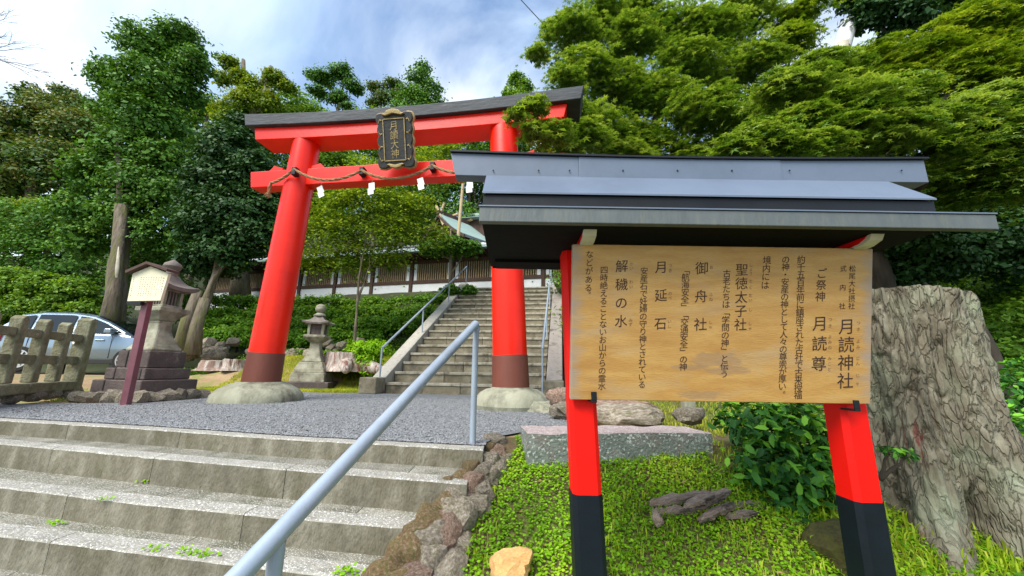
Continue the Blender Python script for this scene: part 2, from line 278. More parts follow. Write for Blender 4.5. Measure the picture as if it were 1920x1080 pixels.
# board timber: honey coloured varnish worn to grey
def board_mat():
    m, n, l, b, o = newmat('varnished_board')
    t = n.new('ShaderNodeTexCoord'); mp = n.new('ShaderNodeMapping'); mp.inputs['Scale'].default_value = (1.5, 1, 8); l.new(t.outputs['Object'], mp.inputs[0])
    def nz(sc, src, det=6, dist=0):
        q = n.new('ShaderNodeTexNoise'); q.inputs['Scale'].default_value = sc; q.inputs['Detail'].default_value = det; q.inputs['Distortion'].default_value = dist; l.new(src, q.inputs['Vector']); return q.outputs['Fac']
    def ramp(src, stops):
        r = n.new('ShaderNodeValToRGB'); l.new(src, r.inputs[0])
        for i, (p, c) in enumerate(stops):
            e = r.color_ramp.elements[i] if i < 2 else r.color_ramp.elements.new(p)
            e.position = p; e.color = c4(c)
        return r.outputs[0]
    def mixc(f, a, bb):
        x = n.new('ShaderNodeMixRGB'); l.new(f, x.inputs[0]); l.new(a, x.inputs[1])
        if isinstance(bb, tuple): x.inputs[2].default_value = c4(bb)
        else: l.new(bb, x.inputs[2])
        return x.outputs[0]
    base = ramp(nz(3.2, mp.outputs[0], 8, .6), [(.2, (.44, .215, .055)), (.45, (.53, .285, .08)), (.62, (.58, .33, .10)), (.85, (.64, .40, .15))])
    fine = nz(26, mp.outputs[0], 4, .3)
    base = mixc(ramp(fine, [(.5, (0, 0, 0)), (.75, (.45, .45, .45))]), base, (.42, .22, .07))
    mp2 = n.new('ShaderNodeMapping'); mp2.inputs['Scale'].default_value = (1.6, 1, 4.2); mp2.inputs['Location'].default_value = (2.3, 0, .4); l.new(t.outputs['Object'], mp2.inputs[0])
    base = mixc(ramp(nz(2.1, mp2.outputs[0], 6, .3), [(.54, (0, 0, 0)), (.74, (.4, .4, .4))]), base, (.46, .37, .25))
    # worn patches low in the middle and grey weathering at the two ends
    sp = n.new('ShaderNodeSeparateXYZ'); l.new(t.outputs['Object'], sp.inputs[0])
    def blob(cx, cz, rx, rz):
        def s(src, c, r):
            a = n.new('ShaderNodeMath'); a.operation = 'SUBTRACT'; l.new(src, a.inputs[0]); a.inputs[1].default_value = c
            d = n.new('ShaderNodeMath'); d.operation = 'DIVIDE'; l.new(a.outputs[0], d.inputs[0]); d.inputs[1].default_value = r
            e = n.new('ShaderNodeMath'); e.operation = 'MULTIPLY'; l.new(d.outputs[0], e.inputs[0]); l.new(d.outputs[0], e.inputs[1]); return e.outputs[0]
        a = n.new('ShaderNodeMath'); a.operation = 'ADD'; l.new(s(sp.outputs['X'], cx, rx), a.inputs[0]); l.new(s(sp.outputs['Z'], cz, rz), a.inputs[1])
        q = nz(14, mp2.outputs[0], 5); k = n.new('ShaderNodeMath'); k.operation = 'MULTIPLY_ADD'; l.new(q, k.inputs[0]); k.inputs[1].default_value = 3.2; k.inputs[2].default_value = -1.6
        z = n.new('ShaderNodeMath'); z.operation = 'ADD'; l.new(a.outputs[0], z.inputs[0]); l.new(k.outputs[0], z.inputs[1])
        return ramp(z.outputs[0], [(.5, (.5, .5, .5)), (1.0, (0, 0, 0))])
    for bl in ((-.02, -.145, .12, .035), (-.08, -.285, .09, .02), (.02, -.185, .1, .02), (-.13, -.175, .08, .012)):
        base = mixc(blob(*bl), base, (.30, .20, .13))
    xa = n.new('ShaderNodeMath'); xa.operation = 'ABSOLUTE'; l.new(sp.outputs['X'], xa.inputs[0])
    kk = n.new('ShaderNodeMath'); kk.operation = 'MULTIPLY_ADD'; l.new(nz(5, mp2.outputs[0], 5), kk.inputs[0]); kk.inputs[1].default_value = .16; l.new(xa.outputs[0], kk.inputs[2])
    base = mixc(ramp(kk.outputs[0], [(.63, (0, 0, 0)), (.69, (.8, .8, .8))]), base, (.34, .28, .24))
    l.new(base, b.inputs['Base Color']); b.inputs['Roughness'].default_value = .5
    bp = n.new('ShaderNodeBump'); bp.inputs['Strength'].default_value = .15; bp.inputs['Distance'].default_value = .01; l.new(fine, bp.inputs['Height']); l.new(bp.outputs[0], b.inputs['Normal'])
    return m
M['board'] = board_mat()
# foliage
LM = {}
LM['evergreen'] = leafmat('evergreen_leaves', [(0.0287, 0.0943, 0.0103), (0.0747, 0.1898, 0.0207), (0.161, 0.3105, 0.0391)], .18, .55)
LM['dark'] = leafmat('dark_camellia_leaves', [(0.0125, 0.045, 0.0125), (0.03, 0.085, 0.02), (0.075, 0.1625, 0.0375)], .12, .5)
LM['mid'] = leafmat('mid_green_leaves', [(0.0495, 0.121, 0.0099), (0.1155, 0.2365, 0.0187), (0.22, 0.363, 0.0286)], .28)
LM['rusty'] = leafmat('rust_tipped_leaves', [(0.0345, 0.092, 0.0161), (0.0747, 0.1495, 0.023), (0.23, 0.2185, 0.0575)], .2)
LM['yellow'] = leafmat('yellow_green_leaves', [(.06, .12, .006), (.14, .23, .012), (.30, .34, .02)], .3)
LM['maple'] = leafmat('maple_leaves', [(.045, .105, .012), (.115, .21, .024), (.29, .39, .085)], .38, .5)
LM['maple_y'] = leafmat('yellowish_maple_leaves', [(.055, .115, .008), (.13, .22, .016), (.29, .37, .04)], .38, .5)
LM['hedge'] = leafmat('hedge_leaves', [(0.0385, 0.11, 0.0066), (0.099, 0.242, 0.0132), (0.22, 0.374, 0.022)], .25)
LM['clover'] = leafmat('clover_leaves', [(.10, .22, .006), (.20, .42, .010), (.36, .56, .02)], .3, .5, 2.5)
LM['grass'] = leafmat('grass_blades', [(.16, .26, .01), (.30, .42, .015), (.52, .52, .08)], .3, .6, 1.5)
LM['dry'] = leafmat('lawn_blades', [(.18, .26, .015), (.34, .40, .02), (.50, .50, .06)], .3, .6, 1.2)
LM['litter'] = leafmat('dead_leaf', [(.12, .06, .02), (.25, .15, .06), (.42, .30, .14)], .1, .8, 3)
LM['shrub'] = leafmat('camellia_shrub_leaves', [(0.0172, 0.0747, 0.0138), (0.0517, 0.184, 0.0287), (0.1955, 0.46, 0.0345)], .2, .28, 3)

# ------------------------------------------------------------------ foliage
rg = np.random.default_rng(7)
T_RH = (np.array([(0, 0, 0), (.5, .34, .06), (1, 0, -.05), (.5, -.34, .06)]), [(0, 1, 2, 3)])
def star():
    v = []; f = []
    for i, (a, l) in enumerate(((-1.9, .62), (-.95, .9), (0, 1.05), (.95, .9), (1.9, .62))):
        k = len(v); c, s_ = math.cos(a), math.sin(a)
        v += [(.12*l*c-.15*s_, .12*l*s_+.15*c, 0.02), (l*c, l*s_, -.12), (.12*l*c+.15*s_, .12*l*s_-.15*c, 0.02)]
        f.append((k, k+2, k+1))
    return np.array(v), f
T_ST = star()
T_LF = (np.array([(0, 0, 0), (.28, .2, .05), (.68, .19, .04), (1, 0, -.1), (.68, -.19, .04), (.28, -.2, .05), (.28, 0, 0), (.68, 0, -.02)]),
        [(0, 6, 1, 1), (0, 5, 6, 6)])
T_LF = (T_LF[0], [(0, 6, 1), (0, 5, 6), (6, 7, 2), (6, 2, 1), (6, 5, 4), (6, 4, 7), (7, 3, 2), (7, 4, 3)])
def unit(a): return a/np.maximum(1e-9, np.linalg.norm(a, axis=-1, keepdims=True))
def leaf_mesh(name, pos, nrm, size, tmpl, tint):
    n = len(pos); T, F = tmpl; k = len(T)
    rnd = rg.normal(size=(n, 3)); t = unit(np.cross(nrm, rnd)); b = np.cross(nrm, t)
    sz = (size*rg.uniform(.65, 1.25, n))[:, None, None]
    V = pos[:, None, :]+sz*(T[None, :, 0:1]*t[:, None, :]+T[None, :, 1:2]*b[:, None, :]+T[None, :, 2:3]*nrm[:, None, :])
    return np_mesh(name, V.reshape(-1, 3), k, n, F, tint)
def clumps_to_leaves(cl, total, size, spread=1, up=.6, out_=.8, jit=.7, flat=.55, sub=46, subr=.30, shell=.45, tb=.5, tv=.22, tilt=0):
    cl = np.array([(c[0], c[1], c[2], c[3], c[4], c[5]) for c in cl], float)
    area = (cl[:, 3]*cl[:, 5]); per = np.maximum(1, (total*area/area.sum()/sub)).astype(int)
    P = []; Nn = []; Tt = []
    for c, pc in zip(cl, per):
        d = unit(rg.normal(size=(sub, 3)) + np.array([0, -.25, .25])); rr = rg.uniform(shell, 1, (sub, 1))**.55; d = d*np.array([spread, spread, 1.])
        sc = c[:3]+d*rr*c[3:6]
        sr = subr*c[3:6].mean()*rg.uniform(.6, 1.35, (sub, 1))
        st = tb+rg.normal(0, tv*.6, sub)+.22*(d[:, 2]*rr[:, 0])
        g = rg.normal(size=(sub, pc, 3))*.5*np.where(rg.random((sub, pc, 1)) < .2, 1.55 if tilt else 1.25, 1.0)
        p = sc[:, None, :]+g*sr[:, None, :]*np.array([1.15, 1.15, flat])
        if tilt:
            sl = -d[:, None, :2]*tilt+rg.normal(size=(sub, 1, 2))*.22
            p[..., 2] += (g[..., :2]*sl).sum(-1)*sr-.30*(g[..., :2]**2).sum(-1)*sr
        nn = unit(up*np.array([0, 0, 1.])+out_*(.6*d[:, None, :]+.4*unit(g))+jit*rg.normal(size=g.shape)*.6)
        P.append(p.reshape(-1, 3)); Nn.append(nn.reshape(-1, 3)); Tt.append((st[:, None]+rg.normal(0, tv*.5, (sub, pc))).ravel())
    return np.concatenate(P), np.concatenate(Nn), np.clip(np.concatenate(Tt), 0, 1)
def crown(parent, cl, total, size, mat, tmpl=T_RH, name='crown', core=.16, **k):
    p, n, t = clumps_to_leaves(cl, total, size, **k)
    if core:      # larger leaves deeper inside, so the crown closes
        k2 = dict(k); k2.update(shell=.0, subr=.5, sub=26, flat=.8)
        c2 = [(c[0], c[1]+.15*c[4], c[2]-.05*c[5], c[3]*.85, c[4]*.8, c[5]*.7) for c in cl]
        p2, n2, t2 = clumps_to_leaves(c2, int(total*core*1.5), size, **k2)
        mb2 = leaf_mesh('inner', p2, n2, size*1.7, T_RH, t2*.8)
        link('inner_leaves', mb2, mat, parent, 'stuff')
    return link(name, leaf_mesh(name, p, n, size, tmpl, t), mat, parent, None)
def pc(lst, Y, depth=1.0, squash=.85):
    """clumps given as (x, y, radius) on the photograph's grid at Y metres ahead (optionally own Y)"""
    o = []
    for c in lst:
        yy = c[3] if len(c) > 3 else Y
        p = at(c[0], c[1], yy); r = c[2]/FPX*yy*1.0
        sq = c[4] if len(c) > 4 else squash
        o.append((p.x, p.y, p.z, r*.95, r*depth, r*sq))
    return o
def limb(parent, a, b, r0, r1, mat, sag=.1, n=7, name='branch', seed=0, k=9):
    a = Vector(a); b = Vector(b); pts = []
    for i in range(k):
        t = i/(k-1); p = a.lerp(b, t); L_ = (b-a).length
        p += Vector((noise.noise(Vector((seed, t*2.2, 1))), noise.noise(Vector((seed, t*2.2, 5))), noise.noise(Vector((seed, t*2.2, 9)))))*L_*sag*math.sin(math.pi*min(1, t*1.0))
        pts.append(p)
    return MB().tube(pts, [r0+(r1-r0)*i/(k-1) for i in range(k)], n, .25, seed).build(name, mat, parent, smooth=True, ang=180)
def tree(name, label, cat, base, clumps, total, size, mat, trunk=None, tr=.15, bark='bark', tmpl=T_RH, branches=3, group=None, ftop=None, **k):
    base = Vector(base)
    t = thing(name, label, cat, base, 0, group)
    cl = [(c[0]-base.x, c[1]-base.y, c[2]-base.z)+tuple(c[3:]) for c in clumps]
    crown(t, cl, total, size, mat, tmpl, **k)
    if trunk is None:
        c0 = max(cl, key=lambda c: c[2]); trunk = [(0, 0, 0), (c0[0]*.5, c0[1]*.5, c0[2]*.5), (c0[0], c0[1], c0[2])]
    else: trunk = [tuple(Vector(p)-base) for p in trunk]
    # resample
    pts = []; 
    for i in range(len(trunk)-1):
        for j in range(5): pts.append(Vector(trunk[i]).lerp(Vector(trunk[i+1]), j/5))
    pts.append(Vector(trunk[-1])); n = len(pts)
    rad = [tr*(1.35 if i == 0 else 1)*(1-.72*i/(n-1)) for i in range(n)]
    MB().tube(pts, rad, 12, .3, base.x).build('trunk', M[bark], t, smooth=True, ang=180)
    for i, c in enumerate(sorted(cl, key=lambda c: -c[3])[:branches]):
        s = pts[int(n*.45)+ (i*2) % max(1, int(n*.4))]
        limb(t, s, c[:3], tr*.4, tr*.1, M[bark], .12, 6, 'branch', i+base.x)
    return t

# ------------------------------------------------------------------ the ground
ST = [(0, [(-4.283, 3.324), (-2.833, 3.03), (-1.551, 2.70), (-.221, 2.458)]),
      (-.11, [(-3.755, 2.96), (-2.403, 2.63), (-1.36, 2.385), (-.284, 2.161)]),
      (-.265, [(-3.101, 2.497), (-2.022, 2.256), (-1.166, 2.10), (-.469, 1.99)]),
      (-.39, [(-2.605, 2.154), (-1.748, 2.00), (-1.186, 1.90), (-.573, 1.79)]),
      (-.53, [(-2.6, 1.80), (-1.75, 1.66), (-1.186, 1.56), (-.573, 1.46)]),
      (-.67, [(-2.6, 1.45), (-1.75, 1.31), (-1.186, 1.21), (-.573, 1.11)])]
def edgeY(i, x):
    P = ST[i][1]
    if x < P[0][0]: k = (P[1][1]-P[0][1])/(P[1][0]-P[0][0]); return P[0][1]+k*(x-P[0][0])
    for a, b_ in zip(P, P[1:]):
        if x <= b_[0]: return a[1]+(b_[1]-a[1])*(x-a[0])/(b_[0]-a[0])
    k = (P[-1][1]-P[-2][1])/(P[-1][0]-P[-2][0]); return P[-1][1]+k*(x-P[-1][0])
def curbY(x): return edgeY(0, x)
def sm(a, b, x): t = min(1, max(0, (x-a)/(b-a))); return t*t*(3-2*t)
def bldY(x): return 14.0-(x+1.13)*.253       # line of the corridor wall
def G(x, y):
    nz = noise.noise(Vector((x*.9, y*.9, 0)))*.03 + noise.noise(Vector((x*.2, y*.2, 4)))*.04
    if x < -.30 and y < curbY(x)+.14 and x > -7.5: return -1.0
    c = 2.77
    if y < c+.2:
        z = -.1-.41*(2.53-y); z = max(-.85, min(0, z))
        z += .015*noise.noise(Vector((x*4, y*4, 2))) if z < -.01 else 0
        if x < -.30: z = min(z, 0) if x <= -7.5 else z
        zz = z
    else: zz = 0
    if y > c:
        # lawn, bank, terrace, wooded hill
        lawn = .75*sm(8.2, 10.2, y+.14*x*0)*(1-.0)
        if x > 1.0: lawn = .9*sm(3.6, 9, y)*sm(1.0, 2.2, x)+ (0 if y < 7.2 else .4*sm(7.2, 9, y))
        b1 = bldY(x)-.7; bank = (3.3-.75)*sm(b1-3.4, b1, y)
        hill = 9*sm(b1+5, b1+26, y)+8*sm(b1+22, b1+60, y)
        zz = max(zz, 0)+lawn+bank+hill*(1)
        if x < -6.5:
            k = sm(-6.5, -8.0, x); park = .2+2.2*sm(11.0, 16, y)+6.5*sm(16, 30, y)+hill
            zz = zz*(1-k)+park*k
        if -2.75 < x < 1.3 and y > 7.0:                     # under the stairs
            fy = (y-(7.55-(x+2.43)*.138)); zs = max(0, fy/5.9)*3.3
            zz = min(zz, max(0, zs-.25)) if fy < 6 else zz
    if y > 3.2: zz += nz*sm(3.2, 5, y)*(.4 if y < 8 else 1)*(0 if (x > -6 and x < 1 and y < 7.9) else 1)
    return zz
X = sorted(set([round(v, 3) for v in list(np.arange(-8, 4, .12))+list(np.arange(-40, -8, 1.0))+list(np.arange(4, 40, 1.0))+[-.31, -.29, -7.51, -7.49]]))
Yg = sorted(set([round(v, 3) for v in list(np.arange(-1, 4, .12))+list(np.arange(4, 18, .25))+list(np.arange(18, 90, 2))]))
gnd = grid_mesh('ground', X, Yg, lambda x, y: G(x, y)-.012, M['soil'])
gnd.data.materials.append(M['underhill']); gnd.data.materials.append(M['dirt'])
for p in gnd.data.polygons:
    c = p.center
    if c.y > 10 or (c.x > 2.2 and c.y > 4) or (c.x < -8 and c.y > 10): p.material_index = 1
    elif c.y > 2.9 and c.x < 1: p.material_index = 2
far = MB().box((-300, -60, -1.25), (300, 300, -1.2)).build('lower_ground', M['underhill'], kind='structure')
MB().box((-9, -3, -1.1), (-.2, 2.2, -.80)).build('path', M['granite_step'], kind='structure')
# gravel forecourt, a sheet ending on an uneven line
b = MB(); NX = 90
edge = []
for i in range(NX+1):
    x = -7.2+i*(7.2+1.0)/NX
    y0 = curbY(x)+.1 if x < -.12 else 2.9+.06*noise.noise(Vector((x*5, 0, 0)))+(x+.12)*.8
    y1 = 7.35-.12*x*0+ .15*noise.noise(Vector((x*1.3, 7, 0)))
    y1 = min(y1, 6.85+.0*x) if x < -4.6 else y1
    if x < -4.9: y1 = 4.85+.12*noise.noise(Vector((x*2, 3, 0)))-(x+4.9)*-.25
    b.v += [(x, y0, .004), (x, max(y0+.01, y1), .004)]
b.f = [(2*i, 2*i+2, 2*i+3, 2*i+1) for i in range(NX)]
b.build('gravel_forecourt', M['gravel'], kind='structure')
# loose pebbles
n = 42000
px = rg.uniform(-5.3, .9, n); py = np.array([curbY(v) for v in px])+.1+rg.uniform(0, 1, n)**1.6*3.9
ok = (py < 7.2) & ~((px > -.15) & (py < 3.0+(px+.12)*.8)) & ~((px < -4.4) & (py > 4.7)); px, py = px[ok], py[ok]
oct_v = np.array([(1, 0, 0), (0, 1, 0), (-1, 0, 0), (0, -1, 0), (0, 0, .8), (0, 0, -.5)]); oct_f = [(0, 1, 4), (1, 2, 4), (2, 3, 4), (3, 0, 4)]
pp = np.stack([px, py, np.full(len(px), .008)], 1)
nn = unit(np.array([0, 0, 1.])+rg.normal(size=(len(px), 3))*.35)
link('gravel', leaf_mesh('gravel', pp, nn, .0065, (oct_v, oct_f), rg.uniform(0, 1, len(px))), M['pebble'], kind='stuff')

# ------------------------------------------------------------------ front steps
stair = thing('front_steps', 'wide worn granite steps with pale nosings rising to the gravel', 'steps', (-2.2, 2, -.6))
off = stair.location
def slab(i, x0, x1, d0, d1, zt, zb, name, mat, seed):
    """block following step edge i between depths d0..d1 behind it"""
    k = max(3, int((x1-x0)/.07)); vs = []; fs = []
    rnd = random.Random(seed)
    for j in range(k+1):
        x = x0+(x1-x0)*j/k; e = edgeY(i, x)
        w_ = .006*noise.noise(Vector((x*7, i, 0)))+.004*noise.noise(Vector((x*23, i, 3)))
        c = .007+.005*noise.noise(Vector((x*17, i, 8)))
        for (yy, zz) in ((e+d0+w_, zb), (e+d0+w_, zt-c), (e+d0+w_+c, zt+w_*.5), (e+d1, zt+w_*.3), (e+d1, zb)): vs.append((x-off.x, yy-off.y, zz-off.z))
    for j in range(k):
        a = j*5; 
        fs += [(a+q, a+5+q, a+6+q, a+1+q) for q in range(4)]
    fs += [(4, 3, 2, 1, 0), tuple(k*5+q for q in range(5))]
    fs = [tuple(reversed(f)) for f in fs]
    o = MB().add(vs, fs).build(name, M[mat], stair); o.data.materials.append(M['riser'])
    for j in range(k): o.data.polygons[j*4].material_index = 1
    return o
rr = random.Random(4)
xr = {0: -.16, 1: -.22, 2: -.42, 3: -.5, 4: -.5, 5: -.5}
for i in range(6):
    z = ST[i][0]; znext = (ST[i+1][0] if i < 5 else -.82)-.02
    x = -7.2 + rr.uniform(0, .5); x = -7.4
    while x < xr[i]-.01:
        ln = rr.uniform(.85, 1.5); x1 = min(xr[i], x+ln)
        if xr[i]-x1 < .35: x1 = xr[i]
        slab(i, x+.0025, x1-.0025, 0, .12, z, znext, 'nosing_stone', 'granite_nose', i*10+x); x = x1
    if i:
        x = -7.4+rr.uniform(0, .6)-.6
        while x < xr[i-1]-.01:
            ln = rr.uniform(1.0, 1.7); x1 = min(xr[i-1], x+ln)
            if xr[i-1]-x1 < .35: x1 = xr[i-1]
            slab(i, max(-7.4, x)+.0025, x1-.0025, .124, (edgeY(i-1, x)-edgeY(i, x))+.05, z-.004, znext, 'tread_slab', 'granite_step', i*7+x); x = x1
# fix: curb top strip behind the first nosing merges with the gravel

# ------------------------------------------------------------------ rocks
def rock_mesh(seed, sub=3, rough=.35, flat=1.0, boxy=.5):
    bm = bmesh.new(); bmesh.ops.create_icosphere(bm, subdivisions=sub, radius=1)
    s = Vector((seed*3.7, seed*1.3, seed*9.1)); vs = [v.co.copy() for v in bm.verts]
    for v in bm.verts:
        p = v.co.copy(); q = Vector([math.copysign(abs(c)**(1-boxy*.45), c) for c in p])
        d = 1+rough*noise.noise(p*1.1+s)+rough*.5*noise.noise(p*2.7+s)+rough*.3*noise.noise(p*6+s)
        c = noise.cell(p*1.6+s)*.0
        v.co = q*d; v.co.z *= flat
    me = bpy.data.meshes.new('rock'); bm.to_mesh(me); bm.free()
    me.polygons.foreach_set('use_smooth', [True]*len(me.polygons)); me.set_sharp_from_angle(angle=R(28))
    return me
RM = [rock_mesh(i, 3) for i in range(7)]; RS = [rock_mesh(i+20, 2, .4) for i in range(5)]
def rock(me, loc, sc, rot, mat, parent=None, name='rock'):
    key = mat+me.name
    if key not in RMC:
        mm = me.copy(); mm.materials.clear(); mm.materials.append(M[mat]); RMC[key] = mm
    o = bpy.data.objects.new(name, RMC[key]); COL.objects.link(o); o.location = loc; o.scale = sc; o.rotation_euler = rot
    if parent: o.parent = parent; o.location = Vector(loc)-parent.location
    return o
RMC = {}
edging = thing('rubble_edging', 'stepped edging of rough brown and reddish stones beside the grass', 'stone edging', (-.3, 2.2, -.3))
rr = random.Random(11)
path = [(Vector((-.06, 2.66, -.02)), .09), (Vector((-.2, 2.32, -.1)), .12), (Vector((-.30, 2.08, -.235)), .14), (Vector((-.39, 1.85, -.36)), .17), (Vector((-.45, 1.6, -.5)), .18), (Vector((-.5, 1.35, -.62)), .18)]
cnt = 0
for k in range(46):
    u = k/45*4.99; i = int(u); a, wa = path[i]; b_, wb = path[i+1]; p = a.lerp(b_, u-i); wd = wa+(wb-wa)*(u-i)
    side = (k % 3-1)*.62+rr.uniform(-.2, .2)
    s = wd*rr.uniform(.42, .68)
    q = p+Vector((side*wd, rr.uniform(-.04, .04), -s*.45-.035*max(0, side)*1.5))
    rock(RM[k % 7], q, (s*1.15, s, s*rr.uniform(.7, .95)), (rr.uniform(-.5, .5), rr.uniform(-.5, .5), rr.uniform(0, 6)), 'rock_red' if k % 9 == 1 else ('rock_brown' if k % 3 == 0 else 'rock'), edging, 'stone')
b = MB()
for j, (p, wd) in enumerate(path): b.v += [tuple(p-edging.location+Vector((-wd*1.0, 0, -.09))), tuple(p-edging.location+Vector((0, 0, -.04))), tuple(p-edging.location+Vector((wd*1.5, 0, -.14))), tuple(p-edging.location+Vector((wd*1.9, 0, -.5))), tuple(p-edging.location+Vector((-wd*1.0, 0, -.5)))]
for j in range(len(path)-1):
    for q in range(5): b.f.append((j*5+q, j*5+(q+1) % 5, (j+1)*5+(q+1) % 5, (j+1)*5+q))
b.build('mossy_core', M['moss'], edging, smooth=True)

# ------------------------------------------------------------------ handrail in front
def railing(name, label, pts_top, posts, r, rp, group=None):
    t = thing(name, label, 'handrail', pts_top[0] if False else posts[0][0], 0, group); o = t.location.copy()
    MB().tube([Vector(p)-o for p in pts_top], r, 14).build('rail', M['steel'], t, smooth=True, ang=60)
    for a, b_ in posts: MB().tube([Vector(a)-o, Vector(b_)-o], rp, 12).build('post', M['steel'], t, smooth=True, ang=60)
    return t
h0 = at(893, 606, 2.60); foot = at(886, 833, 2.60)
h1 = at(450, 1078, 1.05); hd = (h1-h0); h2 = h0+hd*1.35
railing('handrail', 'pale blue grey pipe handrail running down the front steps', [foot.lerp(h0, .93), h0+Vector((0, 0, -.03)), h0+hd.normalized()*.02, h0+hd*.5, h1, h2],
        [(foot+Vector((0, 0, -.1)), h0+Vector((0, 0, -.02))), (Vector(((h0+hd*.935).x+.005, (h0+hd*.935).y, -.8)), h0+hd*.935+Vector((0, 0, -.02)))], .0275, .021)

# ------------------------------------------------------------------ far stairs
TH = R(-7.87); TD = Vector((math.cos(TH), math.sin(TH), 0)); DD = Vector((-TD.y, TD.x, 0))
S0 = Vector((-2.435, 7.55, 0)); WS = 3.1; NS = 16; RUN, RISE = 5.9/NS, 3.3/NS
fs_ = thing('shrine_stairs', 'long flight of grey stone stairs climbing to the shrine', 'stairs', S0, TH)
rr = random.Random(3); shared = {}
for k in range(NS):
    cuts = [0]; 
    while cuts[-1] < WS-.5: cuts.append(cuts[-1]+rr.choice([.6, .75, .9, 1.05]))
    cuts[-1] = WS
    for a, b_ in zip(cuts, cuts[1:]):
        ln = round(b_-a, 2)
        if ln not in shared:
            mb = MB().box((0.003, 0, 0), (ln-.003, RUN+.06, RISE+.01)); mb.box((.003, -.022, RISE-.045), (ln-.003, .0, RISE+.01)); o = mb.build('step_stone', M['stair_stone'], fs_, bevel=.008, seg=1); o.data.materials.append(M['stair_lip']); shared[ln] = o
            for p_ in o.data.polygons[6:]: p_.material_index = 1
        else:
            o = shared[ln].copy(); COL.objects.link(o); o.parent = fs_
        o.location = (a, k*RUN+rr.uniform(-.006, .006), k*RISE-.01+rr.uniform(-.003, .003))
MB().box((0.05, .4, -.2), (WS-.05, 5.9, .1)).prism([(0.3, 0), (5.88, 0), (5.88, 3.25)], 'x', .02, WS-.02).build('stair_core', M['lantern_dark'], fs_)
def stringer(x0, x1, mat, lift):
    prof = [(-.28, -.05), (5.7, -.05), (6.4, 3.2), (6.4, 3.3+lift), (5.95, 3.3+lift), (.0, .02+lift), (-.28, .02+lift)]
    o = MB().prism(prof, 'x', x0, x1).build('stringer', M[mat], fs_, bevel=.015)
    MB().box((x0-.03, -.42, 0), (x1+.03, -.04 if x0 < 0 else -.04, .30)).build('newel_block', M['stair_stone'], fs_, bevel=.02)
stringer(-.30, -.02, 'stringer', .27); stringer(WS+.02, WS+.32, 'stringer_r', .27)
def SP(x, y, z): return S0+TD*x+DD*y+Vector((0, 0, z))
for nm, xx, lab in (('a', -.09, 'thin grey stair rail on the open side beside the hedge'), ('b', WS-.06+.02, 'thin grey stair rail partly hidden behind the notice board')):
    sl = 3.3/5.9
    pts = [(xx, -.12, .0)]; P = lambda y, h: SP(xx, y, max(0, y*sl)+h)
    posts = [(P(y, .05), P(y, .86)) for y in (-.1, 1.95, 4.0, 6.0)]
    railing('stair_rail', lab, [P(-.1, .86), P(6.0, .86)], posts, .024, .018, 'stair rails')

# ------------------------------------------------------------------ torii
TA = Vector((-3.5328, 5.4639, 0)); TT = Vector((.99058, -.13691, 0)); TN = Vector((-.13691, -.99058, 0)); TL = 3.5814
tor = thing('torii_gate', 'tall vermilion shrine gate with black top beam and brown footings', 'torii gate', TA)
def TP(s, o, z): return TT*s+TN*o+Vector((0, 0, z))          # local to the gate
def wp(s, o, z): return TA+TP(s, o, z)
for sgn, s0 in ((1, 0), (-1, TL)):
    top, bot = 4.02, .24; bat = .045*sgn
    pts = [TP(s0+bat*z, 0, z) for z in (bot, .66, 1.5, 2.5, 3.3, top)]
    rad = [.232, .226, .222, .215, .208, .20]
    pl = MB().tube(pts, rad, 40, .012, s0).build('pillar', M['vermilion'], tor, smooth=True, ang=60)
    MB().tube([TP(s0+bat*z, 0, z) for z in (.23, .45, .66)], [.243, .238, .233], 40).build('footing_wrap', M['wrap'], pl, smooth=True, ang=50)
    rb = .57 if sgn > 0 else .47
    prof = [(rb*1.0, -.05), (rb, .02), (rb*.97, .09), (rb*.85, .165), (rb*.66, .225), (rb*.52, .25), (rb*.50, .262), (.0, .265)] if sgn > 0 else [(rb*.97, -.05), (rb*1.03, .05), (rb*.99, .12), (rb*.86, .195), (rb*.70, .235), (rb*.56, .25), (rb*.54, .262), (.0, .265)]
    MB().lathe(prof, 44, TP(s0, 0, 0)).build('foundation_stone', M['pad'], tor, smooth=True, ang=30)
CS = 1.9
def beam(name, mat, s0, s1, o0, o1, zt, zb, parent=tor, bevel=.01, n=26, slantL=0, slantR=0):
    mb = MB()
    for i in range(n+1):
        s = s0+(s1-s0)*i/n
        for (o, z, e) in ((o0, zb(s), 0), (o1, zb(s), 0), (o1, zt(s), 1), ((o0+o1)/2, zt(s)+(.05 if name == 'top_beam' else 0), 1), (o0, zt(s), 1)):
            ss = s+(slantL*e*(-1) if i == 0 else slantR*e if i == n else 0)
            mb.v.append(tuple(TP(ss, o, z)))
    for i in range(n):
        for q in range(5): mb.f.append((i*5+q, i*5+(q+1) % 5, (i+1)*5+(q+1) % 5, (i+1)*5+q))
    mb.f += [(4, 3, 2, 1, 0), tuple(n*5+q for q in range(5))]
    mb.f = [tuple(reversed(f)) for f in mb.f]
    return mb.build(name, M[mat], parent, bevel=bevel)
zk = lambda s: 4.155+.07*((s-CS)/2.6)**2
beam('top_beam', 'kasagi', -.74, 4.54, .27, -.27, lambda s: zk(s)+.185+.02*((s-CS)/2.6)**2, zk, slantL=.05, slantR=.05)
beam('upper_beam', 'vermilion', -.58, 4.30, .2, -.2, lambda s: zk(s)-.001, lambda s: 3.955+.045*((s-CS)/2.4)**2, slantL=.05, slantR=.05)
beam('tie_beam', 'vermilion', -.61, 4.25, .10, -.10, lambda s: 3.50, lambda s: 3.225, n=2, slantL=.05, slantR=.05)
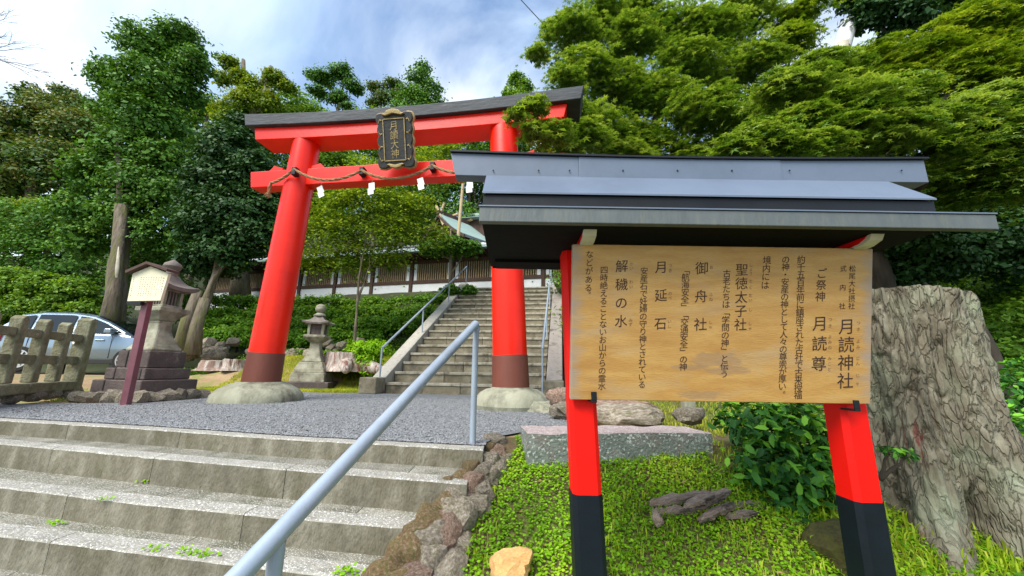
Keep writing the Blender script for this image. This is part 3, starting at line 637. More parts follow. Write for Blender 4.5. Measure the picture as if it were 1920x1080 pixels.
for s0, sg in ((-.14, -1), (.36, 1), (TL-.36, -1), (TL+.14, 1)):
    x = s0+(.0 if sg < 0 else .0)
    poly = [TP(s0, .06, 3.502), TP(s0+sg*.24, .06, 3.502), TP(s0+sg*.15, .06, 3.60), TP(s0, .06, 3.56)]
    v = poly+[p-TN*.12 for p in poly]
    MB().add(v, [(0, 1, 2, 3), (7, 6, 5, 4), (0, 4, 5, 1), (1, 5, 6, 2), (2, 6, 7, 3), (3, 7, 4, 0)]).build('wedge', M['vermilion'], tor)
def onT(x, y, o):
    P = TA+TN*o; d = ray(x, y); return EYE+d*((P-EYE).dot(TN)/d.dot(TN))
hooks = [onT(554, 322, .26), onT(680, 322, .14), onT(812, 313, .14), onT(950, 300, .26)]
for h in hooks[:3]:
    hh = h-TA; Mx = Matrix.Translation(hh) @ Matrix.Rotation(math.atan2(TT.y, TT.x), 4, 'Z')
    MB().box((-.035, -.05, -.07), (.035, .05, .06), Mx).build('rope_hook', M['black'], tor, bevel=.008)
# rope
anch = [onT(506, 352, .14), onT(508, 343, .15), hooks[0]-Vector((0, .04, -.02)), hooks[1]-Vector((0, .04, -.0)), hooks[2]-Vector((0, .04, -.0)), hooks[3]-Vector((0, .04, 0))]
cen = [anch[0], anch[1]]
sags = [0, .04, .17, .17, .17]
for i in range(1, 5):
    for j in range(1, 25):
        t_ = j/24; p = anch[i].lerp(anch[i+1], t_); p.z -= sags[i]*4*t_*(1-t_); cen.append(p)
rope = thing('straw_rope', 'twisted straw rope looped along the front of the vermilion gate', 'rope', anch[1])
d_ = 0; res = []
for a, b_ in zip(cen, cen[1:]):
    m_ = max(1, int((b_-a).length/.018))
    for j in range(m_): res.append(a.lerp(b_, j/m_))
for st in range(3):
    pts = []
    for k, p in enumerate(res):
        ang = k*.42+st*2.094; t_ = (res[min(k+1, len(res)-1)]-res[max(0, k-1)]).normalized(); u = t_.cross(Vector((0, 0, 1))).normalized() if abs(t_.z) < .95 else Vector((1, 0, 0)); v = t_.cross(u)
        pts.append(p+(u*math.cos(ang)+v*math.sin(ang))*.0105-rope.location)
    MB().tube(pts, .0125, 6).build('strand', M['rope'], rope, smooth=True)
mb = MB()
rr = random.Random(2)
for k in range(16): a = res[0]-rope.location; mb.tube([a+Vector((rr.uniform(-.02, .02), rr.uniform(-.02, .02), .02)), a+Vector((rr.uniform(-.05, .05), rr.uniform(-.05, .02), -.12-rr.uniform(0, .05)))], .004, 4)
mb.build('frayed_end', M['rope'], rope)
for (x, y, rot, lab) in ((601, 356, -.45, 'white paper streamer nearest the left gate pillar, blown askew'), (697, 350, -.12, 'white paper streamer hanging under the left corner of the plaque'),
                         (789, 341, -.3, 'white paper streamer hanging right of the plaque'), (881, 346, -.1, 'white paper streamer just left of the notice board roof')):
    p = onT(x, y, .18); t = thing('paper_streamer', lab, 'paper streamer', p, math.atan2(TT.y, TT.x), 'paper streamers on the rope')
    Mx = Matrix.Rotation(-rot*-1, 4, 'Y')
    MB().box((-.045, -.004, -.06), (.045, .0, .06), Mx).box((-.058, -.010, -.125), (.030, -.006, -.03), Mx).build('folded_sheet', M['paper'], t)
    MB().tube([Mx @ Vector((0, 0, .055)), Vector((0, .02, .13))], .003, 5).build('cord', M['rope'], t)

# ------------------------------------------------------------------ glyphs
GC = {}
def glyph(ch):
    if ch in GC: return GC[ch]
    cu = bpy.data.curves.new('g', 'FONT'); cu.body = ch; cu.resolution_u = 3; cu.size = 1; cu.align_x = 'CENTER'
    o = bpy.data.objects.new('g', cu); COL.objects.link(o)
    dg = bpy.context.evaluated_depsgraph_get(); dg.update()
    me = bpy.data.meshes.new_from_object(o.evaluated_get(dg))
    v = [tuple(x.co) for x in me.vertices]; f = [tuple(p.vertices) for p in me.polygons]
    bpy.data.objects.remove(o); bpy.data.meshes.remove(me)
    GC[ch] = (v, f); return GC[ch]
def put_glyph(mb, ch, Mx, size, sx=1.0, shear=.06):
    v, f = glyph(ch)
    if not v: return
    # glyph box is centred on (0, .38)
    mb.add([Mx @ Vector((x*size*sx, 0, (y-.36+x*shear)*size)) for x, y, z in v], f)

# ------------------------------------------------------------------ plaque
pT = (onT(702, 212, .5)+onT(773, 207, .5))/2; pB = (onT(713, 320, .25)+onT(781, 314, .25))/2
pcn = (pT+pB)/2; ph = (pT-pB).length; tilt = math.asin(min(1, abs((pT-pB).y*.98)/ph))
plq = thing('shrine_plaque', 'black name plaque with scalloped gilt frame on the vermilion gate', 'plaque', pcn)
PM = Matrix.Rotation(math.atan2(TT.y, TT.x), 4, 'Z') @ Matrix.Rotation(tilt, 4, 'X')
def scallop(w_, h_, amp, n=220):
    o = []
    per = [(-w_, -h_), (w_, -h_), (w_, h_), (-w_, h_)]
    for k in range(4):
        a = Vector(per[k]); b_ = Vector(per[(k+1) % 4]); d = (b_-a); L_ = d.length; nr = Vector((d.y, -d.x)).normalized()
        lob = 3 if k % 2 == 0 else 5
        for j in range(30):
            t = j/30; o.append(tuple(a+d*t+nr*(amp*abs(math.sin(math.pi*lob*t))-amp*.5 + amp*.9*(abs(2*t-1)**3))))
    return o
MB().prism(scallop(.268, ph/2-.018, .026), 'y', .0, .05, PM).build('gilt_frame', M['gold'], plq, bevel=.008)
MB().prism(scallop(.252, ph/2-.034, .026), 'y', -.035, .0, PM).build('carved_border', M['plaque'], plq, bevel=.01)
mb = MB(); iw, ih = .165, ph*.37
for (a, b_) in (((-iw, -ih), (iw, -ih+.012)), ((-iw, ih-.012), (iw, ih)), ((-iw, -ih), (-iw+.012, ih)), ((iw-.012, -ih), (iw, ih))):
    mb.box((a[0], -.052, a[1]), (b_[0], -.036, b_[1]), PM)
mb.build('inner_frame', M['gold'], plq)
MB().box((-iw+.014, -.041, -ih+.014), (iw-.014, -.036, ih-.014), PM).build('name_panel', M['plaque'], plq)
mb = MB()
for k, ch in enumerate('月讀大神'): put_glyph(mb, ch, PM @ Matrix.Translation((-.0, -.046, ih*.66-k*ih*.44)), .135, .95)
mb.build('gilt_characters', M['gold'], plq)
for sx in (-1, 1):
    for zc, fl in ((.27, 1), (.1, -1), (-.1, 1), (-.27, -1)):
        pts = [PM @ Vector((sx*(.205+.028*math.cos(a)*(1-a/9)), -.040, zc+fl*(.03*math.sin(a)*(1-a/9)+.012*a-.03))) for a in np.linspace(0, 5.5, 14)]
        MB().tube(pts, .0055, 5).build('scroll', M['gold'], plq)
arc = [(-.17, 0), (-.12, .015), (-.09, .05), (0, .07), (.09, .05), (.12, .015), (.17, 0), (.12, -.02), (0, .01), (-.12, -.02)]
MB().prism([(a, b_+ph/2-.05) for a, b_ in arc], 'y', -.075, -.03, PM).build('crest_moulding', M['gold'], plq, bevel=.006)
MB().prism([(a*.8, -b_*.7-ph/2+.055) for a, b_ in arc][::-1], 'y', -.06, -.03, PM).build('foot_moulding', M['gold'], plq, bevel=.006)

# ------------------------------------------------------------------ notice board with its own roof
sg = thing('notice_board', 'large roofed wooden notice board on red and black posts', 'notice board', (.85, 1.66, -.5)); so = sg.location
def L_(p): return Vector(p)-so
bTL, bTR, bBR, bBL = at(1073, 458, 1.427), at(1637, 466, 1.427), at(1632, 762, 1.562), at(1070, 745, 1.559)
zt, zb = .975, .366; bx0, bx1 = .2405, 1.4435; yt, yb = 1.427, 1.560
bc = Vector(((bx0+bx1)/2, (yt+yb)/2, (zt+zb)/2)); bh = math.hypot(zt-zb, yt-yb); bw = bx1-bx0; bt = math.atan2(yb-yt, zt-zb)
board = MB().box((-bw/2, 0, -bh/2), (bw/2, .03, bh/2)).build('board', M['board'], sg, bevel=.003)
board.location = L_(bc); board.rotation_euler = (bt, 0, 0)
def bpos(x, y):
    u = (x-1071.5)/563; yt_ = 458+(x-1073)/564*8; yb_ = 745+(x-1070)/562*17; v = (y-yt_)/(yb_-yt_)
    return Vector(((u-.5)*bw, -.0012, (.5-v)*bh))
def column(chars, x0, y0, x1, y1, size, mat='ink', name='text_column', sx=1.0):
    mb = MB(); n_ = len(chars)
    for k, ch in enumerate(chars):
        t = k/(n_-1) if n_ > 1 else 0; p = bpos(x0+(x1-x0)*t, y0+(y1-y0)*t)
        br = ch in '「」'
        if br:      # vertical forms: the bracket turned a quarter
            v, f = glyph(ch); s_ = size/563*bw*1.05
            off_ = Vector((0, 0, -.15*s_)) if ch == '「' else Vector((0, 0, .15*s_))
            mb.add([Matrix.Translation(p) @ Vector(((y-.36)*s_, 0, -x*s_)) for x, y, z in v], f)
        else:
            q = p+Vector((0, 0, 0)); 
            if ch == '。': q += Vector((.006, 0, .004))
            put_glyph(mb, ch, Matrix.Translation(q), size/563*bw*1.02, sx)
    o = mb.build(name, M[mat], board); return o
cols = [('などがある', 1103.5, 477, 1102, 539, 15), ('。', 1106, 546, 1106, 546, 13), ('四時絶えることないお山からの霊水', 1131, 506, 1130, 721, 15), ('解穢の水', 1164, 499, 1164, 601, 24),
        ('安産石で妊婦の守り神とされている', 1206, 508, 1205, 719, 15), ('月延石', 1238, 501, 1238, 606, 24), ('「航海安全」「交通安全」の神', 1284, 506, 1282, 687, 15.5), ('御舟社', 1314, 503, 1313, 608, 25),
        ('古老たちは「学問の神」と伝う', 1361, 513, 1359, 701, 15.5), ('聖徳太子社', 1389, 506, 1388, 609, 24), ('境内には', 1436, 488, 1433, 535, 16),
        ('の神・安産の神として人々の尊崇が厚い', 1471, 487, 1468, 726, 15.5), ('。', 1473, 735, 1473, 735, 13), ('約千五百年前に鎮座された古社で古来授福', 1500, 487, 1498, 743, 16),
        ('ご祭神', 1539, 513, 1537, 557, 20), ('月読尊', 1537, 608, 1536, 684, 29), ('式内社', 1579, 504, 1578, 575, 12.5), ('松尾大社摂社', 1596, 504, 1595.5, 575, 13), ('月読神社', 1587, 614, 1586, 717, 31)]
for c in cols:
    if c[5] > 19 and len(c[0]) > 1:
        n_ = len(c[0])
        for k, ch in enumerate(c[0]):
            t_ = k/(n_-1); x_, y_ = c[1]+(c[3]-c[1])*t_, c[2]+(c[4]-c[2])*t_; column(ch, x_, y_, x_, y_, c[5], name='character')
    else: column(*c)
for c in (('かい', 1182, 495, 1182, 503), ('わい', 1182, 528, 1182, 537), ('みず', 1182, 599, 1182, 607), ('つき', 1255, 498, 1255, 507), ('のべ', 1255, 550, 1255, 558), ('いし', 1255, 602, 1255, 611), ('お', 1332, 501, 1332, 501),
          ('ふね', 1332, 552, 1332, 561), ('しゃ', 1332, 604, 1332, 613), ('しょう', 1406, 497, 1406, 513), ('とく', 1406, 527, 1406, 539), ('たい', 1406, 554, 1406, 563), ('し', 1406, 581, 1406, 581), ('しゃ', 1406, 607, 1406, 616),
          ('つき', 1556, 600, 1556, 612), ('よみの', 1556, 633, 1556, 653), ('みこと', 1556, 674, 1556, 695), ('つき', 1609, 607, 1609, 619), ('よみ', 1609, 642, 1609, 653), ('じん', 1609, 674, 1609, 684), ('じゃ', 1609, 707, 1609, 722)):
    column(*c, 7.5, mat='ink_light', name='reading_aid')
# posts
PY = 1.60; PW = .115
def post(xb, xt, jz, mir):
    z0, z1 = -.85, 1.16; w_ = PW/2
    def sec(z): return xb+(xt-xb)*(z-0)/(1.136)
    def col(za, zb_, name, mat, grow=0, par=sg):
        mb = MB(); r_ = w_+grow; ch = .018
        for z in (za, zb_):
            c = sec(z)
            for a, b_ in ((-r_+ch, -r_), (r_-ch, -r_), (r_, -r_+ch), (r_, r_-ch), (r_-ch, r_), (-r_+ch, r_), (-r_, r_-ch), (-r_, -r_+ch)):
                mb.v.append(tuple(L_((c+a, PY+w_+b_, z))))
        mb.f = [(i, (i+1) % 8, 8+(i+1) % 8, 8+i) for i in range(8)]+[tuple(range(7, -1, -1)), tuple(range(8, 16))]
        return mb.build(name, M[mat], par)
    p = col(jz, z1, 'post', 'sign_red')
    q = col(z0, jz-.0005, 'post_foot', 'black_post', .0025, p)
pl = at(1097, 930, PY); pr = at(1635, 940, PY)
post(.252*1.0+.0575, .221+.0575, at(1100, 929, PY).z, 1)
xr_ = at(1663, 940, PY).x-PW/2
post(xr_, at(1637, 765, PY).x-PW/2-.004, at(1630, 943, PY).z, -1)
for x, y in ((1113, 745), (1603, 761)):
    p = at(x, y, 1.545); q = L_(p)
    MB().box(q+Vector((-.011, -.012, -.012)), q+Vector((.011, -.004, .022))).box(q+Vector((-.011, -.012, -.02)), q+Vector((.011, .06, -.012))).build('bracket', M['steel'] if False else M['black'], sg, bevel=.002)
# roof
YF = 1.28; eb = at(898, 414, YF); ebr = at(1875, 431, YF); et = at(900, 386, YF)
zeb, zet = (eb.z+ebr.z)/2, (et.z+at(1875, 404, YF).z)/2
YR = YF*1.0; 
# rear eave depth: same height as the front eave seen at y=503
dr = ray(935, 503); YR = (zeb-EYE.z)/dr.z*dr.y
xl, xr2 = eb.x, ebr.x
sl_ = at(905, 387, 1.32); sr_ = at(1757, 392, 1.32); xs0, xs1 = sl_.x, sr_.x
yc0 = 1.47; capTL, capTR = at(850, 291, yc0), at(1731, 296, yc0); capBL = at(862, 334, yc0); capBR = at(1731, 336, yc0)
zc1, zc0 = (capTL.z+capTR.z)/2, (capBL.z+capBR.z)/2
ymid = (YF+YR)/2
# eave fascia with a flat metal top
MB().box(L_((xl, YF, zeb)), L_((xr2, YF+.03, zet))).build('eave_fascia', M['fascia'], sg, bevel=.003)
MB().box(L_((xl-.003, YF-.004, zet+.001)), L_((xr2+.003, YF+.16, zet+.006))).build('eave_flashing', M['roofmetal'], sg)
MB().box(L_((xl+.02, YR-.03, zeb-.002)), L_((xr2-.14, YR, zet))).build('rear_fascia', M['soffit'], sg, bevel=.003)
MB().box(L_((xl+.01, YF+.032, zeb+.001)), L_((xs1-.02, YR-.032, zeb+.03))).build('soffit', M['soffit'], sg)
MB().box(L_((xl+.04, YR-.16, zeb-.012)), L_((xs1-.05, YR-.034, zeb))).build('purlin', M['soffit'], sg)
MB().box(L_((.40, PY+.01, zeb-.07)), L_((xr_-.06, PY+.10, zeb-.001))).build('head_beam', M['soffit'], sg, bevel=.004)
# dark step and sloping sheet
zs0 = zet+.006; zs1 = at(1330, 371, 1.325).z
MB().box(L_((xs0, 1.325, zs0+.002)), L_((xs1, YR-.05, zs1))).build('roof_edge', M['black'], sg)
yS1 = yc0+.02; zS1 = zc0+.012
pa = [(1.315, zs1+.001), (1.315, zs1+.008), (yS1, zS1+.008), (yS1, zS1)]
MB().prism([(a-so.y, b_-so.z) for a, b_ in pa], 'x', xs0-.002-so.x, xs1+.002-so.x).build('roof_sheet', M['roofmetal'], sg)
pa = [(YR-.03, zs1-.01), (YR-.03, zs1), (yc0+.05, zS1+.008), (yc0+.05, zS1)]
MB().prism([(a-so.y, b_-so.z) for a, b_ in pa], 'x', xs0-.002-so.x, xs1+.002-so.x).build('roof_sheet', M['roofmetal'], sg)
pa = [(1.33, zs1), (yS1, zS1-.002), (yc0+.05, zS1-.002), (YR-.05, zs1)]
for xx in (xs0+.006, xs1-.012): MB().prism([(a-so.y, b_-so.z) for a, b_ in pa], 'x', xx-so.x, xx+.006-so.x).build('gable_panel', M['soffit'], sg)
# ridge cap: slightly sagging box in three lengths with lapped joints
def capz(x): u = (x-capTL.x)/(capTR.x-capTL.x); return zc1+.0-.016*math.sin(math.pi*u)*.9
cx = [capTL.x, at(1085, 300, yc0).x, at(1462, 300, yc0).x, capTR.x]
for i in range(3):
    mb = MB(); k_ = 8; g = .003*(1 if i == 1 else 0)
    for j in range(k_+1):
        x = cx[i]+(cx[i+1]-cx[i])*j/k_-(.012 if i and j == 0 else 0)*0; z = capz(x); zb_ = zc0-.006*math.sin(math.pi*(x-capTL.x)/(capTR.x-capTL.x))
        fl = .012*(1 if (i == 0 and j == 0) else 0)
        for yy, zz in ((yc0-g, zb_), (yc0-g, z), (yc0+.06+g, z), (yc0+.06+g, zb_)): mb.v.append(tuple(L_((x-fl*(1 if zz == z else -1), yy, zz))))
    for j in range(k_):
        for q in range(4): mb.f.append((j*4+q, j*4+(q+1) % 4, (j+1)*4+(q+1) % 4, (j+1)*4+q))
    mb.f += [(3, 2, 1, 0), tuple(k_*4+q for q in range(4))]; mb.f = [tuple(reversed(f)) for f in mb.f]
    mb.build('ridge_cap', M['roofmetal'], sg, bevel=.002)
mb = MB(); k_ = 16
for j in range(k_+1):
    x = capTL.x-.012+(capTR.x-capTL.x+.024)*j/k_; z = capz(x)+.001
    for yy, zz in ((yc0-.012, z), (yc0-.012, z+.008), (yc0+.072, z+.008), (yc0+.072, z)): mb.v.append(tuple(L_((x, yy, zz))))
for j in range(k_):
    for q in range(4): mb.f.append((j*4+q, j*4+(q+1) % 4, (j+1)*4+(q+1) % 4, (j+1)*4+q))
mb.f += [(3, 2, 1, 0), tuple(k_*4+q for q in range(4))]; mb.f = [tuple(reversed(f)) for f in mb.f]
mb.build('ridge_lid', M['black'], sg)
for x in (925, 1010, 1068, 1168, 1270, 1372, 1480, 1690):
    p = L_(at(x, 320, yc0-.004)); MB().tube([p, p+Vector((0, -.003, 0))], .0035, 8).build('rivet', M['black'], sg)
# bracket arms with pale curved ends
for xc in (.3095-.015, xr_-.03):
    zt_ = zeb; za_ = max(.979, at(1100, 457, 1.41).z)
    pr_ = [(1.95, zt_), (1.95, zt_-.09), (1.62, zt_-.12), (1.53, zt_-.11), (1.50, zt_-.075), (1.47, za_), (1.40, za_+.006), (1.375, za_+.016), (1.36, zt_)]
    MB().prism([(a-so.y, b_-so.z) for a, b_ in pr_], 'x', xc-.024-so.x, xc+.024-so.x).build('bracket_arm', M['sign_red'], sg, bevel=.003)
    pe = [(1.465, za_-.001), (1.40, za_+.005), (1.373, za_+.015), (1.358, zt_), (1.342, zt_), (1.355, za_+.006), (1.392, za_-.006), (1.425, za_-.009), (1.425, za_-.001)][:9]
    MB().prism([(a-so.y, b_-so.z) for a, b_ in pe], 'x', xc-.025-so.x, xc+.025-so.x).build('arm_end', M['offwhite'], sg)

# ------------------------------------------------------------------ stone lanterns
def sqprof(name, prof, mat, parent, z=0, n=4, rot=0, bevel=.012, c=(0, 0)):
    """stack of polygon sections: (half width, z)"""
    k = 1/math.cos(math.pi/n)
    mb = MB(); mb.lathe([(r*k, zz) for r, zz in prof], n, (c[0], c[1], z), rot+math.pi/n)
    return mb.build(name, M[mat], parent, bevel=bevel)
def lantern_roof(name, r, z0, h, lip, mat, parent, n=4, rot=0, ball=True):
    mb = MB(); rows = 9; per = 8; tot = n*per
    for i in range(rows+1):
        t = i/rows; rr_ = r*(1-t)**1.0*(1-.22*math.sin(math.pi*t))+.16*r*t; zz = z0+lip+h*(t**1.25)
        for j in range(tot):
            a = rot+2*math.pi*j/tot; loc_ = ((j % per)/per)*2-1 if True else 0
            ph = (j % per)/per; sec = math.pi/n; da = (ph*2*sec)-sec
            rad = rr_*math.cos(sec)/math.cos(da) ; rad = rad+(rr_-rad)*.0
            corner = abs(da)/sec
            ang = rot+(j//per)*2*sec+da
            mb.v.append((rad*(1+.06*corner**4*(1-t))*math.cos(ang), rad*(1+.06*corner**4*(1-t))*math.sin(ang), zz+.10*r*corner**3*(1-t)**2.5))
    base_i = len(mb.v)
    for j in range(tot):
        x, y, z = mb.v[j]; mb.v.append((x*.97, y*.97, z-lip))
    for j in range(tot):
        x, y, z = mb.v[j]; mb.v.append((x*.55, y*.55, z0-.0))
    for i in range(rows):
        for j in range(tot): mb.f.append((i*tot+j, i*tot+(j+1) % tot, (i+1)*tot+(j+1) % tot, (i+1)*tot+j))
    for j in range(tot):
        mb.f.append((base_i+j, base_i+(j+1) % tot, (j+1) % tot, j)); mb.f.append((base_i+tot+j, base_i+tot+(j+1) % tot, base_i+(j+1) % tot, base_i+j))
    mb.f.append(tuple(range((rows)*tot, (rows+1)*tot))); mb.f.append(tuple(reversed(range(base_i+tot, base_i+2*tot))))
    return mb.build(name, M[mat], parent, smooth=True, ang=32)
# the large lantern behind the small signpost
LC = Vector((at(258, 745, 5.3).x, 5.4, 0)); LR = TH
big = thing('stone_lantern', 'large square stone lantern on four sooty plinth tiers behind the small signpost', 'stone lantern', LC, LR)
def zat(x, y): return at(x, y, LC.y-.25).z
def wid(px): return px/FPX*(LC.y-.1)*.98
tiers = [(.385, zat(250, 737), zat(250, 712)), (.315, zat(250, 712), zat(255, 690)), (.255, zat(255, 690), zat(260, 657))]
rr = random.Random(8)
for hw, z0, z1 in tiers:
    # each tier laid from blocks round its edge
    nb = 3
    cuts = [-hw, -hw*.35+rr.uniform(-.1, .1), hw*.45+rr.uniform(-.1, .1), hw]
    for a, b_ in zip(cuts, cuts[1:]):
        MB().box((a+.004, -hw+rr.uniform(0, .012), z0+.003), (b_-.004, hw, z1-.001)).build('plinth_block', M['lantern_dark'], big, bevel=.014)
for k in range(20):
    a = k/20*4; sd_ = int(a); t = a-sd_; e = .43
    p = [(-e+2*e*t, -e), (e, -e+2*e*t), (e-2*e*t, e), (-e, e-2*e*t)][sd_]
    o = rock(RS[k % 5], (0, 0, 0), (.12*rr.uniform(.8, 1.3), .10, .09*rr.uniform(.8, 1.2)), (rr.uniform(-.3, .3), rr.uniform(-.3, .3), rr.uniform(0, 6)), 'rock', None, 'base_stone')
    o.parent = big; o.location = (p[0], p[1], .045)
MB().box((-.39, -.39, -.1), (.39, .39, tiers[0][1])).build('rubble_core', M['lantern_dark'], big)
z0 = tiers[2][2]; zn = zat(280, 598); zp0 = zat(287, 597); zp1 = zat(290, 573)
sh = [(.215, z0), (.21, z0+.03), (.175, z0+.09), (.13, z0+.19), (.10, z0+.30), (.095, zn-.04), (.11, zn)]
sqprof('shaft', sh, 'lantern', big, bevel=.02)
sqprof('platform', [(.11, zn), (.14, zn+.05), (.20, zp1-.07), (.212, zp1-.06), (.212, zp1)], 'lantern', big)
zf1 = zat(300, 537)
for sx, sy in ((-1, -1), (1, -1), (-1, 1), (1, 1)):
    MB().box((sx*.115-.022, sy*.115-.022, zp1), (sx*.115+.022, sy*.115+.022, zf1)).build('fire_box_corner', M['lantern'], big, bevel=.008)
MB().box((-.145, -.145, zp1), (.145, .145, zp1+.04)).build('fire_box_sill', M['lantern'], big, bevel=.008)
MB().box((-.14, -.14, zf1-.035), (.14, .14, zf1)).build('fire_box_lintel', M['lantern'], big, bevel=.008)
MB().box((-.085, -.085, zp1+.04), (.085, .085, zf1-.035)).build('fire_chamber', M['lantern_dark'], big)
for s_ in (-1, 1):
    for k in (-.045, 0, .045):
        MB().box((k-.009, s_*.11-.009, zp1+.04), (k+.009, s_*.11+.009, zf1-.035)).build('grille_bar', M['lantern_roof'], big)
        MB().box((s_*.11-.009, k-.009, zp1+.04), (s_*.11+.009, k+.009, zf1-.035)).build('grille_bar', M['lantern_roof'], big)
hr = zat(305, 508)-zf1
lantern_roof('roof', .345, zf1-.02, hr, .05, 'lantern_roof', big, rot=0)
zr = zf1+hr
MB().lathe([(.075, zr-.02), (.085, zr+.02), (.055, zr+.05), (.06, zr+.06), (.10, zr+.09), (.115, zr+.13), (.10, zr+.17), (.05, zr+.205), (.008, zr+.235)], 16, (0, 0, 0)).build('finial', M['lantern_roof'], big, smooth=True, ang=40)
# the slender lantern left of the stairs
c = atz(585, 731, .0); SCn = Vector((at(583, 728, c.y+.3).x, c.y+.30, 0))
sml = thing('stone_lantern', 'slender grey green stone lantern with round ball top on the lawn edge', 'stone lantern', SCn, R(10))
def zs_(x, y): return at(x, y, SCn.y-.15).z
q = [zs_(585, 733), zs_(585, 716), zs_(587, 697), zs_(588, 679), zs_(590, 641), zs_(597, 628), zs_(600, 607), zs_(602, 588)]
sqprof('base_slab', [(.47, -.02), (.47, q[1])], 'lantern_dark', sml)
sqprof('base_block', [(.345, q[1]), (.33, q[2]-.02)], 'lantern', sml)
sqprof('step_block', [(.31, q[2]-.02), (.30, q[2]+.05), (.25, q[3]-.05), (.235, q[3])], 'lantern', sml)
sqprof('shaft', [(.20, q[3]), (.20, q[3]+.02), (.145, q[3]+.14), (.105, q[3]+.3), (.10, q[4]-.02), (.12, q[4])], 'lantern', sml)
sqprof('platform', [(.12, q[4]), (.16, q[4]+.03), (.215, q[5]-.06), (.225, q[5]-.05), (.225, q[5])], 'lantern', sml)
for a, b_ in (((-.17, -.17), (-.115, -.115)), ((.115, -.17), (.17, -.115)), ((-.17, .115), (-.115, .17)), ((.115, .115), (.17, .17))):
    MB().box((a[0], a[1], q[5]), (b_[0], b_[1], q[6])).build('fire_box_corner', M['lantern'], sml, bevel=.006)
MB().box((-.14, -.14, q[5]), (.14, .14, q[6])).build('fire_chamber', M['lantern_dark'], sml)
lantern_roof('roof', .37, q[6]-.01, q[7]-q[6]-.02, .035, 'lantern_roof', sml)
zr = q[7]-.04
MB().lathe([(.13, zr), (.13, zr+.03), (.08, zr+.06), (.06, zr+.08), (.10, zr+.11), (.115, zr+.17), (.10, zr+.235), (.05, zr+.27), (.01, zr+.28)], 18, (0, 0, 0)).build('ball_finial', M['lantern'], sml, smooth=True, ang=40)

# ------------------------------------------------------------------ small signpost
p0 = atz(235, 760, 0); t = thing('signpost', 'small gabled cream notice on a leaning maroon post', 'sign', p0, R(-6))
pt = at(281, 545, p0.y); dz = pt-p0; dz = Vector((dz.x*math.cos(R(6)), 0, dz.z))
def sh_(z): return dz.x*(z/dz.z)
w_ = .045
mb = MB()
for z in (-.1, dz.z+.28):
    for a, b_ in ((-w_, -w_*.7), (w_, -w_*.7), (w_, w_*.7), (-w_, w_*.7)): mb.v.append((a+sh_(z), b_, z))
mb.f = [(0, 1, 5, 4), (1, 2, 6, 5), (2, 3, 7, 6), (3, 0, 4, 7), (3, 2, 1, 0), (4, 5, 6, 7)]
mb.build('post', M['maroon'], t, bevel=.005)
zc_ = dz.z-.01; A_ = Matrix.Translation((sh_(zc_), -.05, zc_))
mb = MB(); mb.prism([(-.038, -.17), (.038, -.17), (.055, .0), (-.025, .0)], 'y', -.006, .0, Matrix.Translation((sh_(zc_)-.012, -.032, zc_+.02)))
mb.build('name_plate', M['board_cream'], t)
mb = MB()
for k in range(5): mb.box((-.014, -.042, -.02-.03*k), (.018, -.039, -.004-.03*k), Matrix.Translation((sh_(zc_)-.01+.002*(4-k), 0, zc_+.02)))
mb.build('plate_writing', M['ink'], t)
def sp(x, y): 
    v = at(x, y, p0.y-.06)-p0; return (v.x*1.0, v.z)
poly = [sp(240, 565), sp(309, 565), sp(325, 515), sp(287, 500), sp(250, 513)]
MB().prism(poly, 'y', -.085, -.05).build('notice_panel', M['board_cream'], t, bevel=.003)
pc_ = [sp(240, 571), sp(268, 572), sp(270, 565), sp(240, 565)]
MB().prism(pc_, 'y', -.09, -.05).build('lower_rail', M['black'], t)
for a, b_ in (((245, 514), (288, 498)), ((287, 498), (330, 513))):
    pa = [sp(*a), sp(*b_), sp(b_[0], b_[1]-5), sp(a[0]-1, a[1]-5)]
    MB().prism(pa, 'y', -.14, .03).build('roof_board', M['wood_dark'], t, bevel=.003)
mb = MB(); rr = random.Random(5)
for k in range(13):
    x = 316-k*5.2; y = 521; yend = 556-rr.uniform(0, 12)*(k % 3 == 0)
    if k == 0: y = 523
    if k in (10, 11): continue
    while y < yend:
        a = sp(x-(y-521)*.2, y); s_ = .012 if k else .018
        hx = rr.uniform(.5, 1)*s_*.5
        mb.box((a[0]-hx, -.0872, a[1]-s_*.42), (a[0]+hx, -.0855, a[1]-s_*.1)); mb.box((a[0]-s_*.12, -.0872, a[1]-s_*.5), (a[0]+s_*.1, -.0855, a[1]+s_*.2)); y += (3.3 if k else 5)
mb.build('writing_columns', M['ink_light'], t)

# ------------------------------------------------------------------ stone fence on the left
fz = .10
fP = at(133, 728, 5.45); fP.z = .08; fdir = Vector((.39, -.92, 0)); frz = math.atan2(fdir.y, fdir.x)
fen = thing('stone_fence', 'weathered stone post and rail fence in front of the silver car', 'stone fence', fP, frz)
# local x runs towards the camera's left front
def fpost(x, w_, z0, z1, cap):
    mb = MB(); mb.prism([(-w_, z0), (w_, z0), (w_, z1-cap), (w_*.1, z1), (-w_*.1, z1), (-w_, z1-cap)], 'y', -w_, w_, Matrix.Translation((x, 0, 0)))
    return mb.build('fence_post', M['fence'], fen, bevel=.012)
fpost(0, .078, -.1, 1.04, .035)
for k in range(7): fpost(.42+.395*k, .056, .16, .93-.0*k, .035)
for a, b_ in ((.08, .362),)+tuple((.42+.395*k+.058, .42+.395*(k+1)-.058) for k in range(6)):
    MB().box((a, -.035, .69), (b_, .035, .79)).build('rail', M['fence'], fen, bevel=.01)
    MB().box((a, -.035, .38), (b_, .035, .49)).build('rail', M['fence'], fen, bevel=.01)
MB().box((.09, -.09, .03), (2.95, .09, .155)).build('sill_stone', M['fence'], fen, bevel=.02)
rr = random.Random(9)
